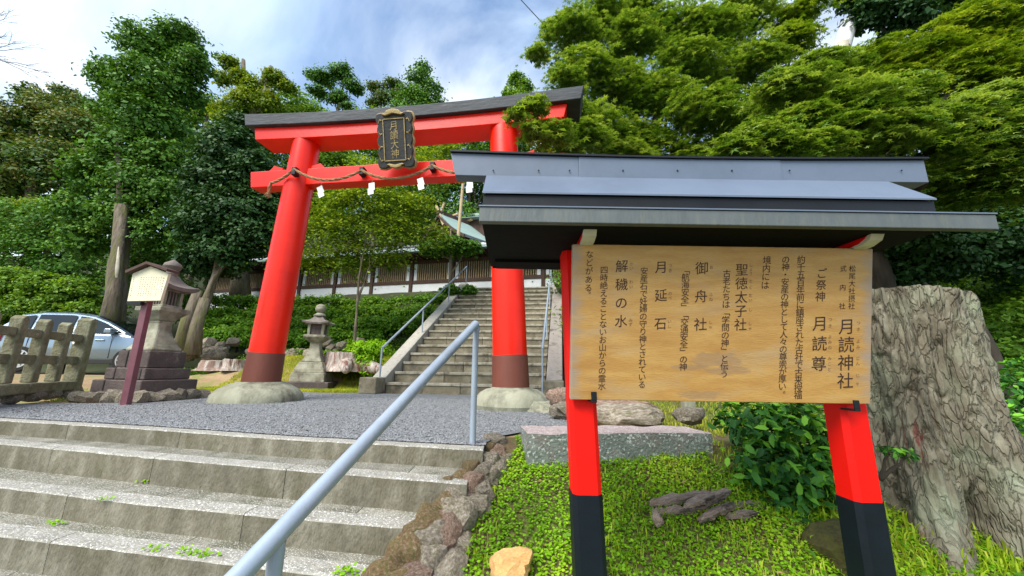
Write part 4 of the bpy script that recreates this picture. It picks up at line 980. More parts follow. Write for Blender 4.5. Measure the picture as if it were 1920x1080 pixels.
for k in range(10):
    o = rock(RS[k % 5], (0, 0, 0), (.13*rr.uniform(.8, 1.3), .10, .07), (rr.uniform(-.2, .2), rr.uniform(-.2, .2), rr.uniform(0, 6)), 'rock', None, 'base_stone')
    o.parent = fen; o.location = (-.15+.29*k, rr.uniform(-.06, .03), -.0)
hp = at(140, 628, fP.y-.13)
tg = thing('hanging_tag', 'white round tag on a loop of cord on the fence post', 'tag', hp, frz)
MB().lathe([(.045, -.004), (.052, 0), (.045, .004)], 16, (0, 0, 0), 0, Matrix.Translation((-.02, 0, -.08)) @ Matrix.Rotation(R(90), 4, 'X') @ Matrix.Rotation(R(40), 4, 'Y')).build('disc', M['paper'], tg, smooth=True)
MB().tube([(-.02, 0, -.04), (.0, -.01, .03), (.02, -.01, .08), (.04, 0, .04), (.0, .01, -.03)], .006, 6).build('loop', M['paper'], tg, smooth=True)

# ------------------------------------------------------------------ car
CARZ = .25
car = thing('parked_car', 'silver blue hatchback parked behind the stone fence', 'car', (-12.85, 9.85, CARZ), R(15)); car.scale = (.87, .87, 1.0)
# stations along x (0 rear .. 4.0 front): lower z, belt z, roof z (None = no cabin), half width
def bodyprof(x):
    L0 = 4.0; zl = .26 if .2 < x < 3.8 else .34
    belt = .93 if x < 2.7 else .93-.13*((x-2.7)/1.3)**1.5
    hw = .82*(1-.10*max(0, (abs(x-2)-1.3)/.7)**2)
    return zl, belt, hw
def topz(x):      # roof line
    pts = [(0.0, .95), (.12, 1.15), (.4, 1.43), (.9, 1.51), (1.6, 1.525), (2.1, 1.47), (2.5, 1.33), (3.0, 1.08), (3.25, .92)]
    for a, b_ in zip(pts, pts[1:]):
        if a[0] <= x <= b_[0]: t_ = (x-a[0])/(b_[0]-a[0]); return a[1]+(b_[1]-a[1])*t_
    return None
sections = []
XS = [0, .05, .15, .3, .5, .8, 1.1, 1.4, 1.7, 2.0, 2.3, 2.6, 2.9, 3.1, 3.3, 3.6, 3.85, 3.95, 4.0]
mb = MB()
for x in XS:
    zl, bz, hw = bodyprof(x)
    e = 1-.12*(max(0, (x-3.6)/.4)**2)-.08*max(0, (.2-x)/.2)
    if x > 3.9: bz -= .2*(x-3.9)/.1; zl += .05
    ring = [(-hw*.9*e, zl), (-hw*e, zl+.10), (-hw*1.01*e, .62), (-hw*e, .78), (-hw*.96*e, bz), (-hw*.6*e, bz+.035), (0, bz+.05), (hw*.6*e, bz+.035), (hw*.96*e, bz), (hw*e, .78), (hw*1.01*e, .62), (hw*e, zl+.10), (hw*.9*e, zl)]
    mb.v += [(x, a, z) for a, z in ring]
nr = 13
for i in range(len(XS)-1):
    for j in range(nr): mb.f.append((i*nr+j, i*nr+(j+1) % nr, (i+1)*nr+(j+1) % nr, (i+1)*nr+j))
mb.f += [tuple(range(nr-1, -1, -1)), tuple((len(XS)-1)*nr+j for j in range(nr))]
mb.f = [tuple(reversed(f)) for f in mb.f]
mb.build('body', M['carpaint'], car, smooth=True, ang=50)
mb = MB(); CX = [.02, .12, .25, .4, .65, .9, 1.25, 1.6, 1.85, 2.1, 2.3, 2.5, 2.75, 3.0, 3.2]
for x in CX:
    z = topz(x); k = .74-.10*max(0, (x-2.2)/1.0)
    mb.v += [(x, -.79, .90), (x, -.755, .98) if z > 1.0 else (x, -.78, .93), (x, -(.755-(.755-.60)*min(1, (z-.95)/.55)), z-.05), (x, -.5*k/.74, z), (x, 0, z+.012), (x, .5*k/.74, z), (x, (.755-(.755-.60)*min(1, (z-.95)/.55)), z-.05), (x, .755, .98) if z > 1.0 else (x, .78, .93), (x, .79, .90)]
for i in range(len(CX)-1):
    for j in range(8): mb.f.append((i*9+j, (i+1)*9+j, (i+1)*9+j+1, i*9+j+1))
mb.f = [tuple(reversed(f)) for f in mb.f]
mb.build('cabin', M['carpaint'], car, smooth=True, ang=40)
def side_glass(x0, x1, name='side_window'):
    # between belt and roofline, just outside the cabin skin
    for s_ in (-1, 1):
        mb = MB(); n_ = 10
        for j in range(n_+1):
            x = x0+(x1-x0)*j/n_; z = topz(x)-.085; yb_ = .768; zb_ = .985
            z = max(z, zb_+.004); yt_ = .775-.155*min(1, (z+.04-.95)/.55)
            mb.v += [(x, s_*(yb_+.006), zb_), (x, s_*(yt_+.006), z)]
        for j in range(n_): mb.f.append((2*j, 2*j+2, 2*j+3, 2*j+1) if s_ < 0 else (2*j, 2*j+1, 2*j+3, 2*j+2))
        mb.build(name, M['glass'], car)
side_glass(.32, .78); side_glass(.86, 1.72); side_glass(1.80, 2.95)
mb = MB()
ws = [(2.12, 1.465), (2.5, 1.33), (3.0, 1.08), (3.2, .96)]
for x, z in ws: mb.v += [(x+.01, -.54-.1*(x-2.1), z+.01), (x+.01, .54+.1*(x-2.1), z+.01)]
mb.f = [(2*j, 2*j+2, 2*j+3, 2*j+1) for j in range(3)]; mb.build('windscreen', M['glass'], car)
MB().add([(.0, -.55, 1.0), (.0, .55, 1.0), (.2, .5, 1.33), (.2, -.5, 1.33)], [(0, 3, 2, 1)]).build('rear_window', M['glass'], car)
for x in (.79, 3.20):
    for s_ in (-1, 1):
        wm = Matrix.Translation((x, s_*.76, .31)) @ Matrix.Rotation(R(90)*(1 if s_ < 0 else -1), 4, 'X')
        MB().lathe([(.38, -.02), (.38, .045), (.34, .05), (.0, .05)], 28, (0, 0, 0), 0, wm).build('wheel_arch', M['plastic'], car, smooth=True, ang=40)
        wh = MB().lathe([(.18, -.12), (.29, -.10), (.305, -.05), (.305, .055), (.29, .085), (.215, .088), (.20, .06), (0, .06)], 32, (0, 0, 0), 0, wm).build('wheel', M['tyre'], car, smooth=True, ang=40)
        mb = MB().lathe([(.21, .058), (.215, .092), (.19, .092), (.185, .062)], 32, (0, 0, 0), 0, wm)
        for k in range(10):
            a = k*math.pi/5; c_, s2 = math.cos(a), math.sin(a)
            mb.add([wm @ Vector((c_*r_-s2*w2, s2*r_+c_*w2, z)) for r_, w2, z in ((.03, .014, .09), (.195, .022, .085), (.195, -.022, .085), (.03, -.014, .09))], [(0, 1, 2, 3)])
        mb.lathe([(.05, .06), (.05, .095), (0, .1)], 12, (0, 0, 0), 0, wm); mb.build('rim', M['alloy'], wh, smooth=True, ang=30)
for s_ in (-1, 1):
    MB().box((2.62, s_*.80-.0, .98), (2.80, s_*.99, 1.11)).build('mirror', M['carpaint'], car, bevel=.035, seg=3)
    MB().box((-.02, s_*.62-.16*(s_ > 0), .72), (.22, s_*.62+.2*(s_ > 0)-.2*(s_ < 0)+.16*(s_ < 0)*0, .90)).build('tail_lamp', M['lampred'], car, bevel=.02)
    for x in (.86, 1.76, 2.78): MB().box((x-.004, s_*.829-.006, .36), (x+.004, s_*.829+.006, .92)).build('door_seam', M['plastic'], car)
    for x in (1.55, 2.5): MB().box((x-.02-.1, s_*.83-.02, .80), (x+.1, s_*.83+.02, .83)).build('door_handle', M['carpaint'], car, bevel=.008)
    MB().box((.3, s_*.81-.02, .22), (3.7, s_*.81+.02, .33)).build('side_skirt', M['plastic'], car, bevel=.01)
MB().box((-.06, -.72, .32), (.1, .72, .60)).build('rear_bumper', M['carpaint'], car, bevel=.05, seg=3)

# ------------------------------------------------------------------ corridor wall and shrine hall
BT = R(-14.2); tb = Vector((math.cos(BT), math.sin(BT), 0)); nb = Vector((-tb.y, tb.x, 0)); P0 = Vector((-1.134, 14.0, 0))
bld = thing('shrine_corridor', 'long low shrine corridor with dark lattice bays above a white plaster base', 'building', P0, BT)
sA, sB = -15.0, 6.5
posts_s = [-.05+1.8*k-1.2 for k in range(-8, 5)]
posts_s = [s for s in posts_s if sA < s < sB]
for a, b_ in zip(posts_s, posts_s[1:]):
    MB().box((a+.07, .02, 3.0), (b_-.07, .14, 3.80)).build('plaster_panel', M['plaster'], bld)
    MB().box((a+.07, -.02, 3.80), (b_-.07, .16, 3.93)).build('sill_beam', M['wood_dark'], bld, bevel=.008)
    MB().box((a+.07, .0, 4.62), (b_-.07, .14, 4.78)).build('head_beam', M['wood_dark'], bld, bevel=.008)
    for u in (a+.10, b_-.23): MB().box((u, .03, 3.93), (u+.13, .07, 4.62)).build('white_strip', M['plaster'], bld)
    mb = MB(); x = a+.27
    while x < b_-.29: mb.box((x, .03, 3.93), (x+.045, .075, 4.62)); x += .095
    mb.build('lattice', M['wood_slat'], bld, kind='stuff')
    MB().box((a+.26, .075, 4.25), (b_-.26, .10, 4.30)).build('lattice_rail', M['wood_dark'], bld)
for s in posts_s: MB().box((s-.07, -.04, 2.9), (s+.07, .18, 4.80)).build('post', M['wood_dark'], bld, bevel=.008)
mb = MB(); x = sA
while x < sB: mb.box((x, -.62, 4.79), (x+.06, .2, 4.86)); x += .2
mb.build('rafters', M['wood_dark'], bld, kind='stuff')
MB().box((sA, 1.5, 3.0), (sB, 1.6, 4.7)).build('rear_wall', M['wood_dark'], bld)
MB().prism([(-.72, 4.86), (-.72, 4.93), (.75, 5.40), (2.2, 4.93), (2.2, 4.86), (.75, 5.30)], 'x', sA-.2, sB+.2).build('roof', M['rooftile'], bld)
MB().prism([(-.78, 4.90), (-.78, 5.0), (-.30, 5.115), (-.3, 5.08)], 'x', sA-.25, sB+.2).build('copper_eave', M['copper'], bld)
MB().box((sA-.1, .6, 5.30), (sB+.1, .9, 5.58)).build('ridge', M['ridge'], bld, bevel=.03)
MB().box((-6, .55, 5.585), (-.5, .95, 5.66)).build('ridge_cover', M['rooftile'], bld)
# hall behind
hp = at(834, 400, 19.5); HR_ = R(-42)
hall = thing('shrine_hall', 'steep gabled shrine hall with crossed finials rising behind the corridor', 'building', (hp.x, hp.y, 3.4), HR_)
hz = hp.z-3.4-.1
def gable(y0, y1, wv, h, z0, name, mat, th=.10, par=None, sag=.18):
    for s_ in (-1, 1):
        mb = MB(); n_ = 8
        for j in range(n_+1):
            t_ = j/n_; x = s_*wv*t_; z = z0+h*(1-t_)-sag*math.sin(math.pi*t_)*h*.5
            for yy in (y0, y1): mb.v += [(x, yy, z), (x, yy, z-th)]
        for j in range(n_):
            a = j*4; b_ = a+4; mb.f += [(a, b_, b_+2, a+2), (a+1, a+3, b_+3, b_+1), (a, a+1, b_+1, b_), (a+2, b_+2, b_+3, a+3)]
        mb.f.append((n_*4, n_*4+1, n_*4+3, n_*4+2))
        mb.build(name, M[mat], par or hall)
gable(-.4, 5, 2.2, 1.75, hz-1.75, 'roof', 'rooftile', .12)
gable(-.46, -.36, 2.25, 1.7, hz-1.78, 'bargeboard', 'wood_dark', .16)
gable(-.42, 4.9, 2.2, 1.75, hz-1.72, 'copper_sheet', 'copper', .02)
MB().box((-1.5, 0, -1), (1.5, 4.6, hz-1.6)).build('wall', M['wood_slat'], hall)
MB().prism([(-1.6, hz-1.65), (1.6, hz-1.65), (0, hz-.35)], 'y', -.1, 0).build('gable_panel', M['wood_dark'], hall)
MB().box((-.12, -.5, hz-.1), (.12, 5.0, hz+.12)).build('ridge', M['wood_dark'], hall, bevel=.02)
for y in (-.35, 4.2):
    for s_ in (-1, 1):
        Mx = Matrix.Translation((0, y+s_*.05, hz)) @ Matrix.Rotation(s_*R(30), 4, 'Y')
        MB().box((-.07, -.04, -.95), (.07, .04, .62), Mx).build('crossed_finial', M['wood_light'], hall, bevel=.01)
for y in (.7, 1.7, 2.7, 3.6): MB().tube([(-.35, y, hz+.2), (.35, y, hz+.2)], .09, 10).build('ridge_billet', M['wood_light'], hall, smooth=True, ang=50)
hp2 = at(893, 418, 22)
h2_ = thing('shrine_hall', 'pale green copper roof of a second hall just left of the notice board roof', 'building', (hp2.x, hp2.y, 3.4), R(-14))
gz = hp2.z-3.4
for nm, a, b_, z0, z1, mt in (('roof', (-1.6, -1.6), (2.2, 2), gz-.25, gz-.05, 'copper'),):
    mb = MB(); mb.v = [(-2.0, -1.6, gz-.3), (3.2, -1.6, gz-.3), (3.2, 1.6, gz-.3), (-2.0, 1.6, gz-.3), (-.9, 0, gz+.45), (2.2, 0, gz+.45)]
    mb.f = [(0, 1, 5, 4), (2, 3, 4, 5), (1, 2, 5), (3, 0, 4), (3, 2, 1, 0)]; mb.build('roof', M['copper'], h2_)
MB().box((-1.5, -1.2, -1), (2.7, 1.2, gz-.3)).build('wall', M['wood_dark'], h2_)
MB().box((-1.0, -.1, gz+.45), (2.3, .1, gz+.62)).build('ridge', M['copper'], h2_)
pb = at(858, 440, 15.2); ptp = at(868, 345, 15.2)
bp_ = thing('timber_pole', 'pale bare pole standing beside the crossed finials', 'pole', (pb.x-.08, pb.y, 3.4))
MB().tube([(0, 0, -.2), ptp-Vector((pb.x-.08, pb.y, 3.4))], [.08, .06], 10).build('shaft', M['wood_light'], bp_, smooth=True)

# ------------------------------------------------------------------ granite block, stones, log
bx = thing('granite_block', 'long lichened granite block with pink weathered top behind the red post', 'stone block', (.75, 2.75, 0), R(6))
def lo(p): return Matrix.Rotation(-R(6), 3, 'Z') @ (Vector(p)-bx.location)
nx_, nz_ = 46, 12
Lb = 1.24
def bsurf(mb, fn, nu, nv):
    k = len(mb.v)
    for j in range(nv+1):
        for i in range(nu+1): mb.v.append(tuple(fn(i/nu, j/nv)))
    for j in range(nv):
        for i in range(nu): mb.f.append((k+j*(nu+1)+i, k+j*(nu+1)+i+1, k+(j+1)*(nu+1)+i+1, k+(j+1)*(nu+1)+i))
x0b, x1b, y0b, y1b, z0b, z1b = -.66, .58, -.17, .17, -.30, .085
def wv(p, a=.012): p = Vector(p); return p+Vector((noise.noise(p*7), noise.noise(p*7+Vector((9, 0, 0))), noise.noise(p*7+Vector((0, 9, 0)))))*a+Vector((0, 0, noise.noise(p*25)*.003))
mb = MB()
bsurf(mb, lambda u, v: wv((x0b+(x1b-x0b)*u, y0b, z0b+(z1b-z0b)*v)), 46, 12)
bsurf(mb, lambda u, v: wv((x1b-(x1b-x0b)*u, y1b, z0b+(z1b-z0b)*v)), 46, 12)
bsurf(mb, lambda u, v: wv((x0b, y1b-(y1b-y0b)*u, z0b+(z1b-z0b)*v)), 8, 12)
bsurf(mb, lambda u, v: wv((x1b, y0b+(y1b-y0b)*u, z0b+(z1b-z0b)*v)), 8, 12)
mb.build('body', M['block'], bx, smooth=True)
mb = MB(); bsurf(mb, lambda u, v: wv((x0b+(x1b-x0b)*u, y0b+(y1b-y0b)*v, z1b)), 46, 8)
mb.build('top_face', M['block_top'], bx, smooth=True)

def rk(x, y, Y, sx, sy, sz, rot, mat, label, me=0, z=None, group=None):
    p = at(x, y, Y); 
    if z is not None: p.z = z
    o = rock(RM[me % 7], p, (sx, sy, sz), (0, 0, rot), mat, None, 'rock'); tag(o, label, 'rock', group); return o
rk(957, 1058, 1.82, .098, .075, .050, .3, 'rock_orange', 'orange topped rock in the bright clover', 1)
rk(1180, 780, 3.45, .32, .2, .10, .1, 'rock', 'broad flat boulder behind the granite block', 2)
rk(1150, 762, 3.75, .38, .2, .07, .0, 'rock_red', 'brownish slab resting above the flat boulder', 3)
rk(1292, 780, 3.3, .12, .1, .07, .5, 'rock', 'small grey stone at the right end of the granite block', 4)
rk(1055, 745, 4.2, .16, .14, .10, .8, 'rock_red', 'dark reddish rock at the foot of the stair newel', 5)
rk(1035, 775, 4.75, .34, .24, .17, .4, 'pad', 'rounded pale boulder touching the right gate footing', 6)
rk(1075, 772, 3.95, .22, .15, .09, .2, 'rock', 'low grey rock between gate footing and granite block', 0)
rk(1575, 1045, 2.0, .20, .16, .13, .4, 'moss', 'mossy boulder beside the black foot of the right post', 1)
rk(1490, 1000, 2.25, .17, .12, .09, 1.2, 'rock_red', 'pinkish brown rock under the dark shrub', 2)
rk(925, 832, 2.83, .10, .08, .07, 0, 'rock', 'grey stone at the top end of the rubble edging', 3)
rk(925, 966, 0, 0.01, 0.01, .01, 0, 'rock', 'x', 4) if False else None
for k, (x, y, s_) in enumerate(((440, 741, .16), (655, 722, .13), (640, 727, .10), (668, 728, .09), (330, 745, .12))):
    p = atz(x, y, .02); o = rock(RS[k % 5], p, (s_, s_*.8, s_*.6), (0, 0, k), 'rock', None, 'rock')
    tag(o, ['low stone at the left gate footing', 'larger pebble stone between slender lantern and stair newel', 'small stone beside the slender lantern base', 'pale small stone in front of the stair newel', 'stone at the right corner of the big lantern base'][k], 'rock')
pst = at(1290, 757, 3.9); t = thing('stone_post', 'short pale stone post top behind the granite block', 'stone post', (pst.x, pst.y, 0))
MB().box((-.055, -.055, -.1), (.055, .055, pst.z+.06)).build('shaft', M['pad'], t, bevel=.012)

# rotten log: split weathered pieces
lg = at(1315, 955, 2.2); t = thing('rotten_log', 'grey split rotten log lying in the grass below the notice board', 'log', lg, R(8))
rr = random.Random(6)
def shard(l, w_, h, seed, loc, rot, mat):
    mb = MB(); n_ = 14; s_ = 8
    for i in range(n_+1):
        u = i/n_; k = (math.sin(math.pi*min(1, max(0, u*.96+.02))))**.35
        for j in range(s_):
            a = 2*math.pi*j/s_; q = Vector((u*4+seed, math.cos(a)*.9, math.sin(a)*.9)); d = 1+.55*noise.noise(q*1.3)+.3*noise.noise(q*4)
            mb.v.append((l*(u-.5)+.02*noise.noise(q*3), math.cos(a)*w_*k*d, math.sin(a)*h*k*d))
    for i in range(n_):
        for j in range(s_): mb.f.append((i*s_+j, i*s_+(j+1) % s_, (i+1)*s_+(j+1) % s_, (i+1)*s_+j))
    mb.f += [tuple(range(s_-1, -1, -1)), tuple(n_*s_+j for j in range(s_))]
    o = mb.build('splinter', M[mat], t, smooth=True, ang=35); o.location = loc; o.rotation_euler = rot
M['rot'] = pm('rotten_wood', [(.11, .075, .05), (.28, .21, .155), (.52, .45, .38)], 10, .95, .9, 40, stretch=(.4, 3, 3), stain=(.05, .035, .022), stain_scale=5, stain_pos=(.5, .62))
for k, (l, w_, h, x, y, z, r_) in enumerate(((.42, .035, .03, -.06, .06, .035, .12), (.36, .04, .03, .06, .03, .03, .28), (.30, .05, .025, .05, -.05, .0, .42), (.2, .04, .02, .18, -.07, -.01, .1), (.24, .035, .03, -.17, .0, -.01, -.1), (.28, .05, .03, .22, .02, -.0, -.2), (.22, .03, .02, -.02, -.02, .05, .3), (.14, .03, .035, -.27, -.03, -.02, 1.2))):
    shard(l, w_, h, k*5.1, (x, y, z), (rr.uniform(-.5, .5), rr.uniform(-.12, .12)-.12, r_), 'rot')

# ------------------------------------------------------------------ the big stump on the right
sc_ = Vector((2.36, 2.32, 0)); 
M['stumpbark'] = None
def stump_mat():
    m, n, l, b, o = newmat('stump_bark')
    t = n.new('ShaderNodeTexCoord'); mp = n.new('ShaderNodeMapping'); mp.inputs['Scale'].default_value = (1, 1, .34); l.new(t.outputs['Object'], mp.inputs[0])
    dn = n.new('ShaderNodeTexNoise'); dn.inputs['Scale'].default_value = 5; dn.inputs['Detail'].default_value = 6; l.new(mp.outputs[0], dn.inputs['Vector'])
    mm = n.new('ShaderNodeMixRGB'); mm.inputs[0].default_value = .26; l.new(mp.outputs[0], mm.inputs[1]); l.new(dn.outputs['Color'], mm.inputs[2])
    v = n.new('ShaderNodeTexVoronoi'); v.feature = 'DISTANCE_TO_EDGE'; v.inputs['Scale'].default_value = 30; l.new(mm.outputs[0], v.inputs['Vector'])
    r = n.new('ShaderNodeValToRGB'); r.color_ramp.elements[0].position = .0; r.color_ramp.elements[1].position = .11; r.color_ramp.elements[0].color = (.42, .36, .3, 1); r.color_ramp.elements[1].color = (1, 1, 1, 1); l.new(v.outputs['Distance'], r.inputs[0])
    fn = n.new('ShaderNodeTexNoise'); fn.inputs['Scale'].default_value = 38; fn.inputs['Detail'].default_value = 8; l.new(mp.outputs[0], fn.inputs['Vector'])
    z = n.new('ShaderNodeTexNoise'); z.inputs['Scale'].default_value = 9; z.inputs['Detail'].default_value = 8; z.inputs['Roughness'].default_value = .7; l.new(mp.outputs[0], z.inputs['Vector'])
    c = n.new('ShaderNodeValToRGB'); l.new(z.outputs['Fac'], c.inputs[0])
    for i, (p, q) in enumerate(((.25, (.085, .068, .046)), (.5, (.18, .16, .112)), (.75, (.31, .30, .225)))):
        e = c.color_ramp.elements[i] if i < 2 else c.color_ramp.elements.new(p)
        e.position = p; e.color = c4(q)
    mu = n.new('ShaderNodeMixRGB'); mu.blend_type = 'MULTIPLY'; mu.inputs[0].default_value = .6; l.new(c.outputs[0], mu.inputs[1]); l.new(r.outputs[0], mu.inputs[2])
    z2 = n.new('ShaderNodeTexNoise'); z2.inputs['Scale'].default_value = 4.5; z2.inputs['Detail'].default_value = 6; l.new(t.outputs['Object'], z2.inputs['Vector'])
    r2 = n.new('ShaderNodeValToRGB'); r2.color_ramp.elements[0].position = .48; r2.color_ramp.elements[1].position = .85; l.new(z2.outputs['Fac'], r2.inputs[0])
    m2 = n.new('ShaderNodeMixRGB'); l.new(r2.outputs[0], m2.inputs[0]); l.new(mu.outputs[0], m2.inputs[1]); m2.inputs[2].default_value = (.25, .29, .19, 1)
    z3 = n.new('ShaderNodeTexNoise'); z3.inputs['Scale'].default_value = 5; z3.inputs['Detail'].default_value = 4; mp3 = n.new('ShaderNodeMapping'); mp3.inputs['Scale'].default_value = (2.6, 2.6, .5); mp3.inputs['Location'].default_value = (3, 1, 0); l.new(t.outputs['Object'], mp3.inputs[0]); l.new(mp3.outputs[0], z3.inputs['Vector'])
    r3 = n.new('ShaderNodeValToRGB'); r3.color_ramp.elements[0].position = .66; r3.color_ramp.elements[1].position = .72; l.new(z3.outputs['Fac'], r3.inputs[0])
    m3 = n.new('ShaderNodeMixRGB'); l.new(r3.outputs[0], m3.inputs[0]); l.new(m2.outputs[0], m3.inputs[1]); m3.inputs[2].default_value = (.14, .05, .035, 1)
    l.new(m3.outputs[0], b.inputs['Base Color']); b.inputs['Roughness'].default_value = .95
    ad = n.new('ShaderNodeMath'); ad.operation = 'MULTIPLY_ADD'; ad.inputs[1].default_value = 1.1; l.new(fn.outputs['Fac'], ad.inputs[0]); l.new(r.outputs[0], ad.inputs[2])
    bp = n.new('ShaderNodeBump'); bp.inputs['Strength'].default_value = .7; bp.inputs['Distance'].default_value = .02; l.new(ad.outputs[0], bp.inputs['Height']); l.new(bp.outputs[0], b.inputs['Normal'])
    return m
M['stumpbark'] = stump_mat()
stp = thing('tree_stump', 'massive grey barked tree stump with a buttress root beside the notice board', 'tree stump', (sc_.x, sc_.y, -.35))
NA, NZ = 300, 170; zb0, zt0 = -.45, .955
vs = []; fs = []
roots = [(-1.08, .85, .24), (-.45, .45, .22), (-2.28, .34, .24), (-1.5, .30, .14), (3.0, .26, .22), (1.4, .4, .35)]
for j in range(NZ+1):
    v_ = j/NZ; z = zb0+(zt0-zb0)*v_
    for i in range(NA):
        a = -math.pi+2*math.pi*i/NA; ca, sa = math.cos(a), math.sin(a)
        r = .335+.015*(1-v_)
        h = (z-zb0)/(zt0-zb0)
        for ra, am, wd in roots:
            d = math.atan2(math.sin(a-ra), math.cos(a-ra)); g = math.exp(-(d/wd)**2)
            r += am*g*math.exp(-h*7.5)+.05*g*math.exp(-h*1.2)*math.cos(d*2)
        q = Vector((ca*.335, sa*.335, z))
        rid = 1-abs(noise.noise(Vector((ca*4.2+3, sa*4.2, z*.9))))*2.4
        r += .030*rid-.02
        fur = 1-abs(noise.noise(Vector((ca*10+noise.noise(Vector((ca*2, sa*2, z*2)))*1.2, sa*10, z*1.6+5))))*3
        r += .018*fur-.008
        q2 = Vector((ca*8, sa*8, z*4.5)); cell = abs(noise.noise(q2))
        r += -.020*max(0, 1-cell*6)+.012*noise.noise(q2*2.3)+.006*noise.noise(q2*5)
        cav = math.exp(-((math.atan2(math.sin(a+1.80), math.cos(a+1.80)))/.12)**2)*math.exp(-((z+.24)/.13)**2); r -= .20*cav
        hol = math.exp(-((math.atan2(math.sin(a-2.98), math.cos(a-2.98)))/.20)**2)*max(0, min(1, (.62-z)/.35)); r -= .14*hol; r -= .03*math.exp(-((math.atan2(math.sin(a+2.75), math.cos(a+2.75)))/.07)**2)+.03*math.exp(-((math.atan2(math.sin(a+1.98-.15*z), math.cos(a+1.98-.15*z)))/.05)**2)
        x = ca*r; y = sa*r
        if j == NZ: pass
        vs.append((x, y, z+.35+(.015*math.sin(a*2)+.02*noise.noise(Vector((ca*2, sa*2, 8))) if j == NZ else 0)))
for j in range(NZ):
    for i in range(NA): fs.append((j*NA+i, j*NA+(i+1) % NA, (j+1)*NA+(i+1) % NA, (j+1)*NA+i))
mb = MB(); mb.v = vs; mb.f = fs; mb.build('bark', M['stumpbark'], stp, smooth=True, ang=180)
mb = MB(); top = vs[NZ*NA:]; mb.v = list(top)+[(x*.5, y*.5, z+.003*noise.noise(Vector((x*9, y*9, 0)))) for x, y, z in top]+[(0, 0, zt0+.35)]
mb.f = [(i, (i+1) % NA, NA+(i+1) % NA, NA+i) for i in range(NA)]+[(NA+i, NA+(i+1) % NA, 2*NA) for i in range(NA)]
mb.build('cut_face', M['cut'], stp)

# smaller stumps on the lawn
def small_stump(name_lab, x, y, Y, r, h, seed, mat='cut', flare=.6, roots_=()):
    p = at(x, y, Y); t = thing('tree_stump', name_lab, 'tree stump', p)
    NA_, NZ_ = 40, 10; mb = MB()
    for j in range(NZ_+1):
        v_ = j/NZ_; z = h*v_
        for i in range(NA_):
            a = 2*math.pi*i/NA_; q = Vector((math.cos(a)*1.6+seed, math.sin(a)*1.6, v_*.5)); rr_ = r*(1+flare*math.exp(-v_*3.2)*(.6+.9*noise.noise(q*1.2))+.16*noise.noise(q*3))
            mb.v.append((math.cos(a)*rr_, math.sin(a)*rr_, z-.04+.03*noise.noise(q*2)*(j == NZ_)))
    for j in range(NZ_):
        for i in range(NA_): mb.f.append((j*NA_+i, j*NA_+(i+1) % NA_, (j+1)*NA_+(i+1) % NA_, (j+1)*NA_+i))
    mb.f.append(tuple(NZ_*NA_+i for i in range(NA_)))
    mb.build('bark', M[mat], t, smooth=True, ang=40)
    for k, (a, l) in enumerate(roots_):
        MB().tube([(math.cos(a)*r*.7, math.sin(a)*r*.7, h*.35), (math.cos(a)*(r+l*.4), math.sin(a)*(r+l*.4), h*.16), (math.cos(a)*(r+l), math.sin(a)*(r+l), -.05)], [r*.4, r*.28, r*.1], 8, .3, k).build('root', M[mat], t, smooth=True, ang=180)
    return t
M['stump_w'] = pm('pale_stump', [(.16, .10, .08), (.40, .34, .29), (.60, .57, .53)], 6, .9, .8, 20, stain=(.17, .06, .04), stain_scale=3.4, stain_pos=(.5, .6), stretch=(2.5, 2.5, .4))
small_stump('wide reddish stump with spreading root behind the slender lantern', 650, 693, 8.9, .48, .42, 1, 'stump_w', .5, ((-.5, .9), (-1.2, .3), (3.4, .5)))
small_stump('pale cut stump on the lawn left of the gate pillar', 440, 692, 9.3, .24, .27, 5, 'stump_w')
small_stump('dark brown stump beside the pale cut one on the lawn', 401, 692, 9.4, .28, .24, 9, 'cut')

# ------------------------------------------------------------------ wires, poles
wa, wb, wc_ = at(940, -40, 7.0), at(1082, 107, 7.5), at(1200, 190, 8.2)
tag(MB().tube([wa, wa.lerp(wb, .5)+Vector((0, 0, -.05)), wb, wc_], .010, 5).build('overhead_wire', M['bark_dark']), 'thin dark overhead wire crossing the sky into the maple', 'wire')
pp_ = at(1237, 300, 8.5); t = thing('utility_pole', 'slim grey pole just showing above the notice board roof', 'pole', (pp_.x, pp_.y, .8)); zt_ = at(1237, 262, 8.5).z
MB().lathe([(.075, 0), (.06, zt_-.8)], 12).build('shaft', M['pole'], t, smooth=True, ang=40)
# pale pollarded limb at upper right
pa, pb_ = at(1592, 42, 9.0), at(1545, 200, 8.6)
t = thing('pollarded_tree', 'pale sawn off limb end showing between the maples at upper right', 'tree', Vector((pb_.x-.2, pb_.y, 1.2)))
o_ = t.location
MB().tube([Vector((0, 0, -.3)), Vector((.1, 0, 2)), pb_-o_], [.3, .26, .22], 14, .2, 2).build('trunk', M['bark_dark'], t, smooth=True, ang=180)
MB().tube([pb_-o_, at(1560, 130, 8.8)-o_, at(1580, 85, 9.0)-o_], [.22, .2, .19], 14, .2, 2).build('pale_limb', M['bark_pale'], t, smooth=True, ang=180)
MB().tube([at(1578, 92, 9.0)-o_, pa-o_], [.21, .205], 16).build('sawn_end', M['ridge'], t, smooth=True, ang=50)

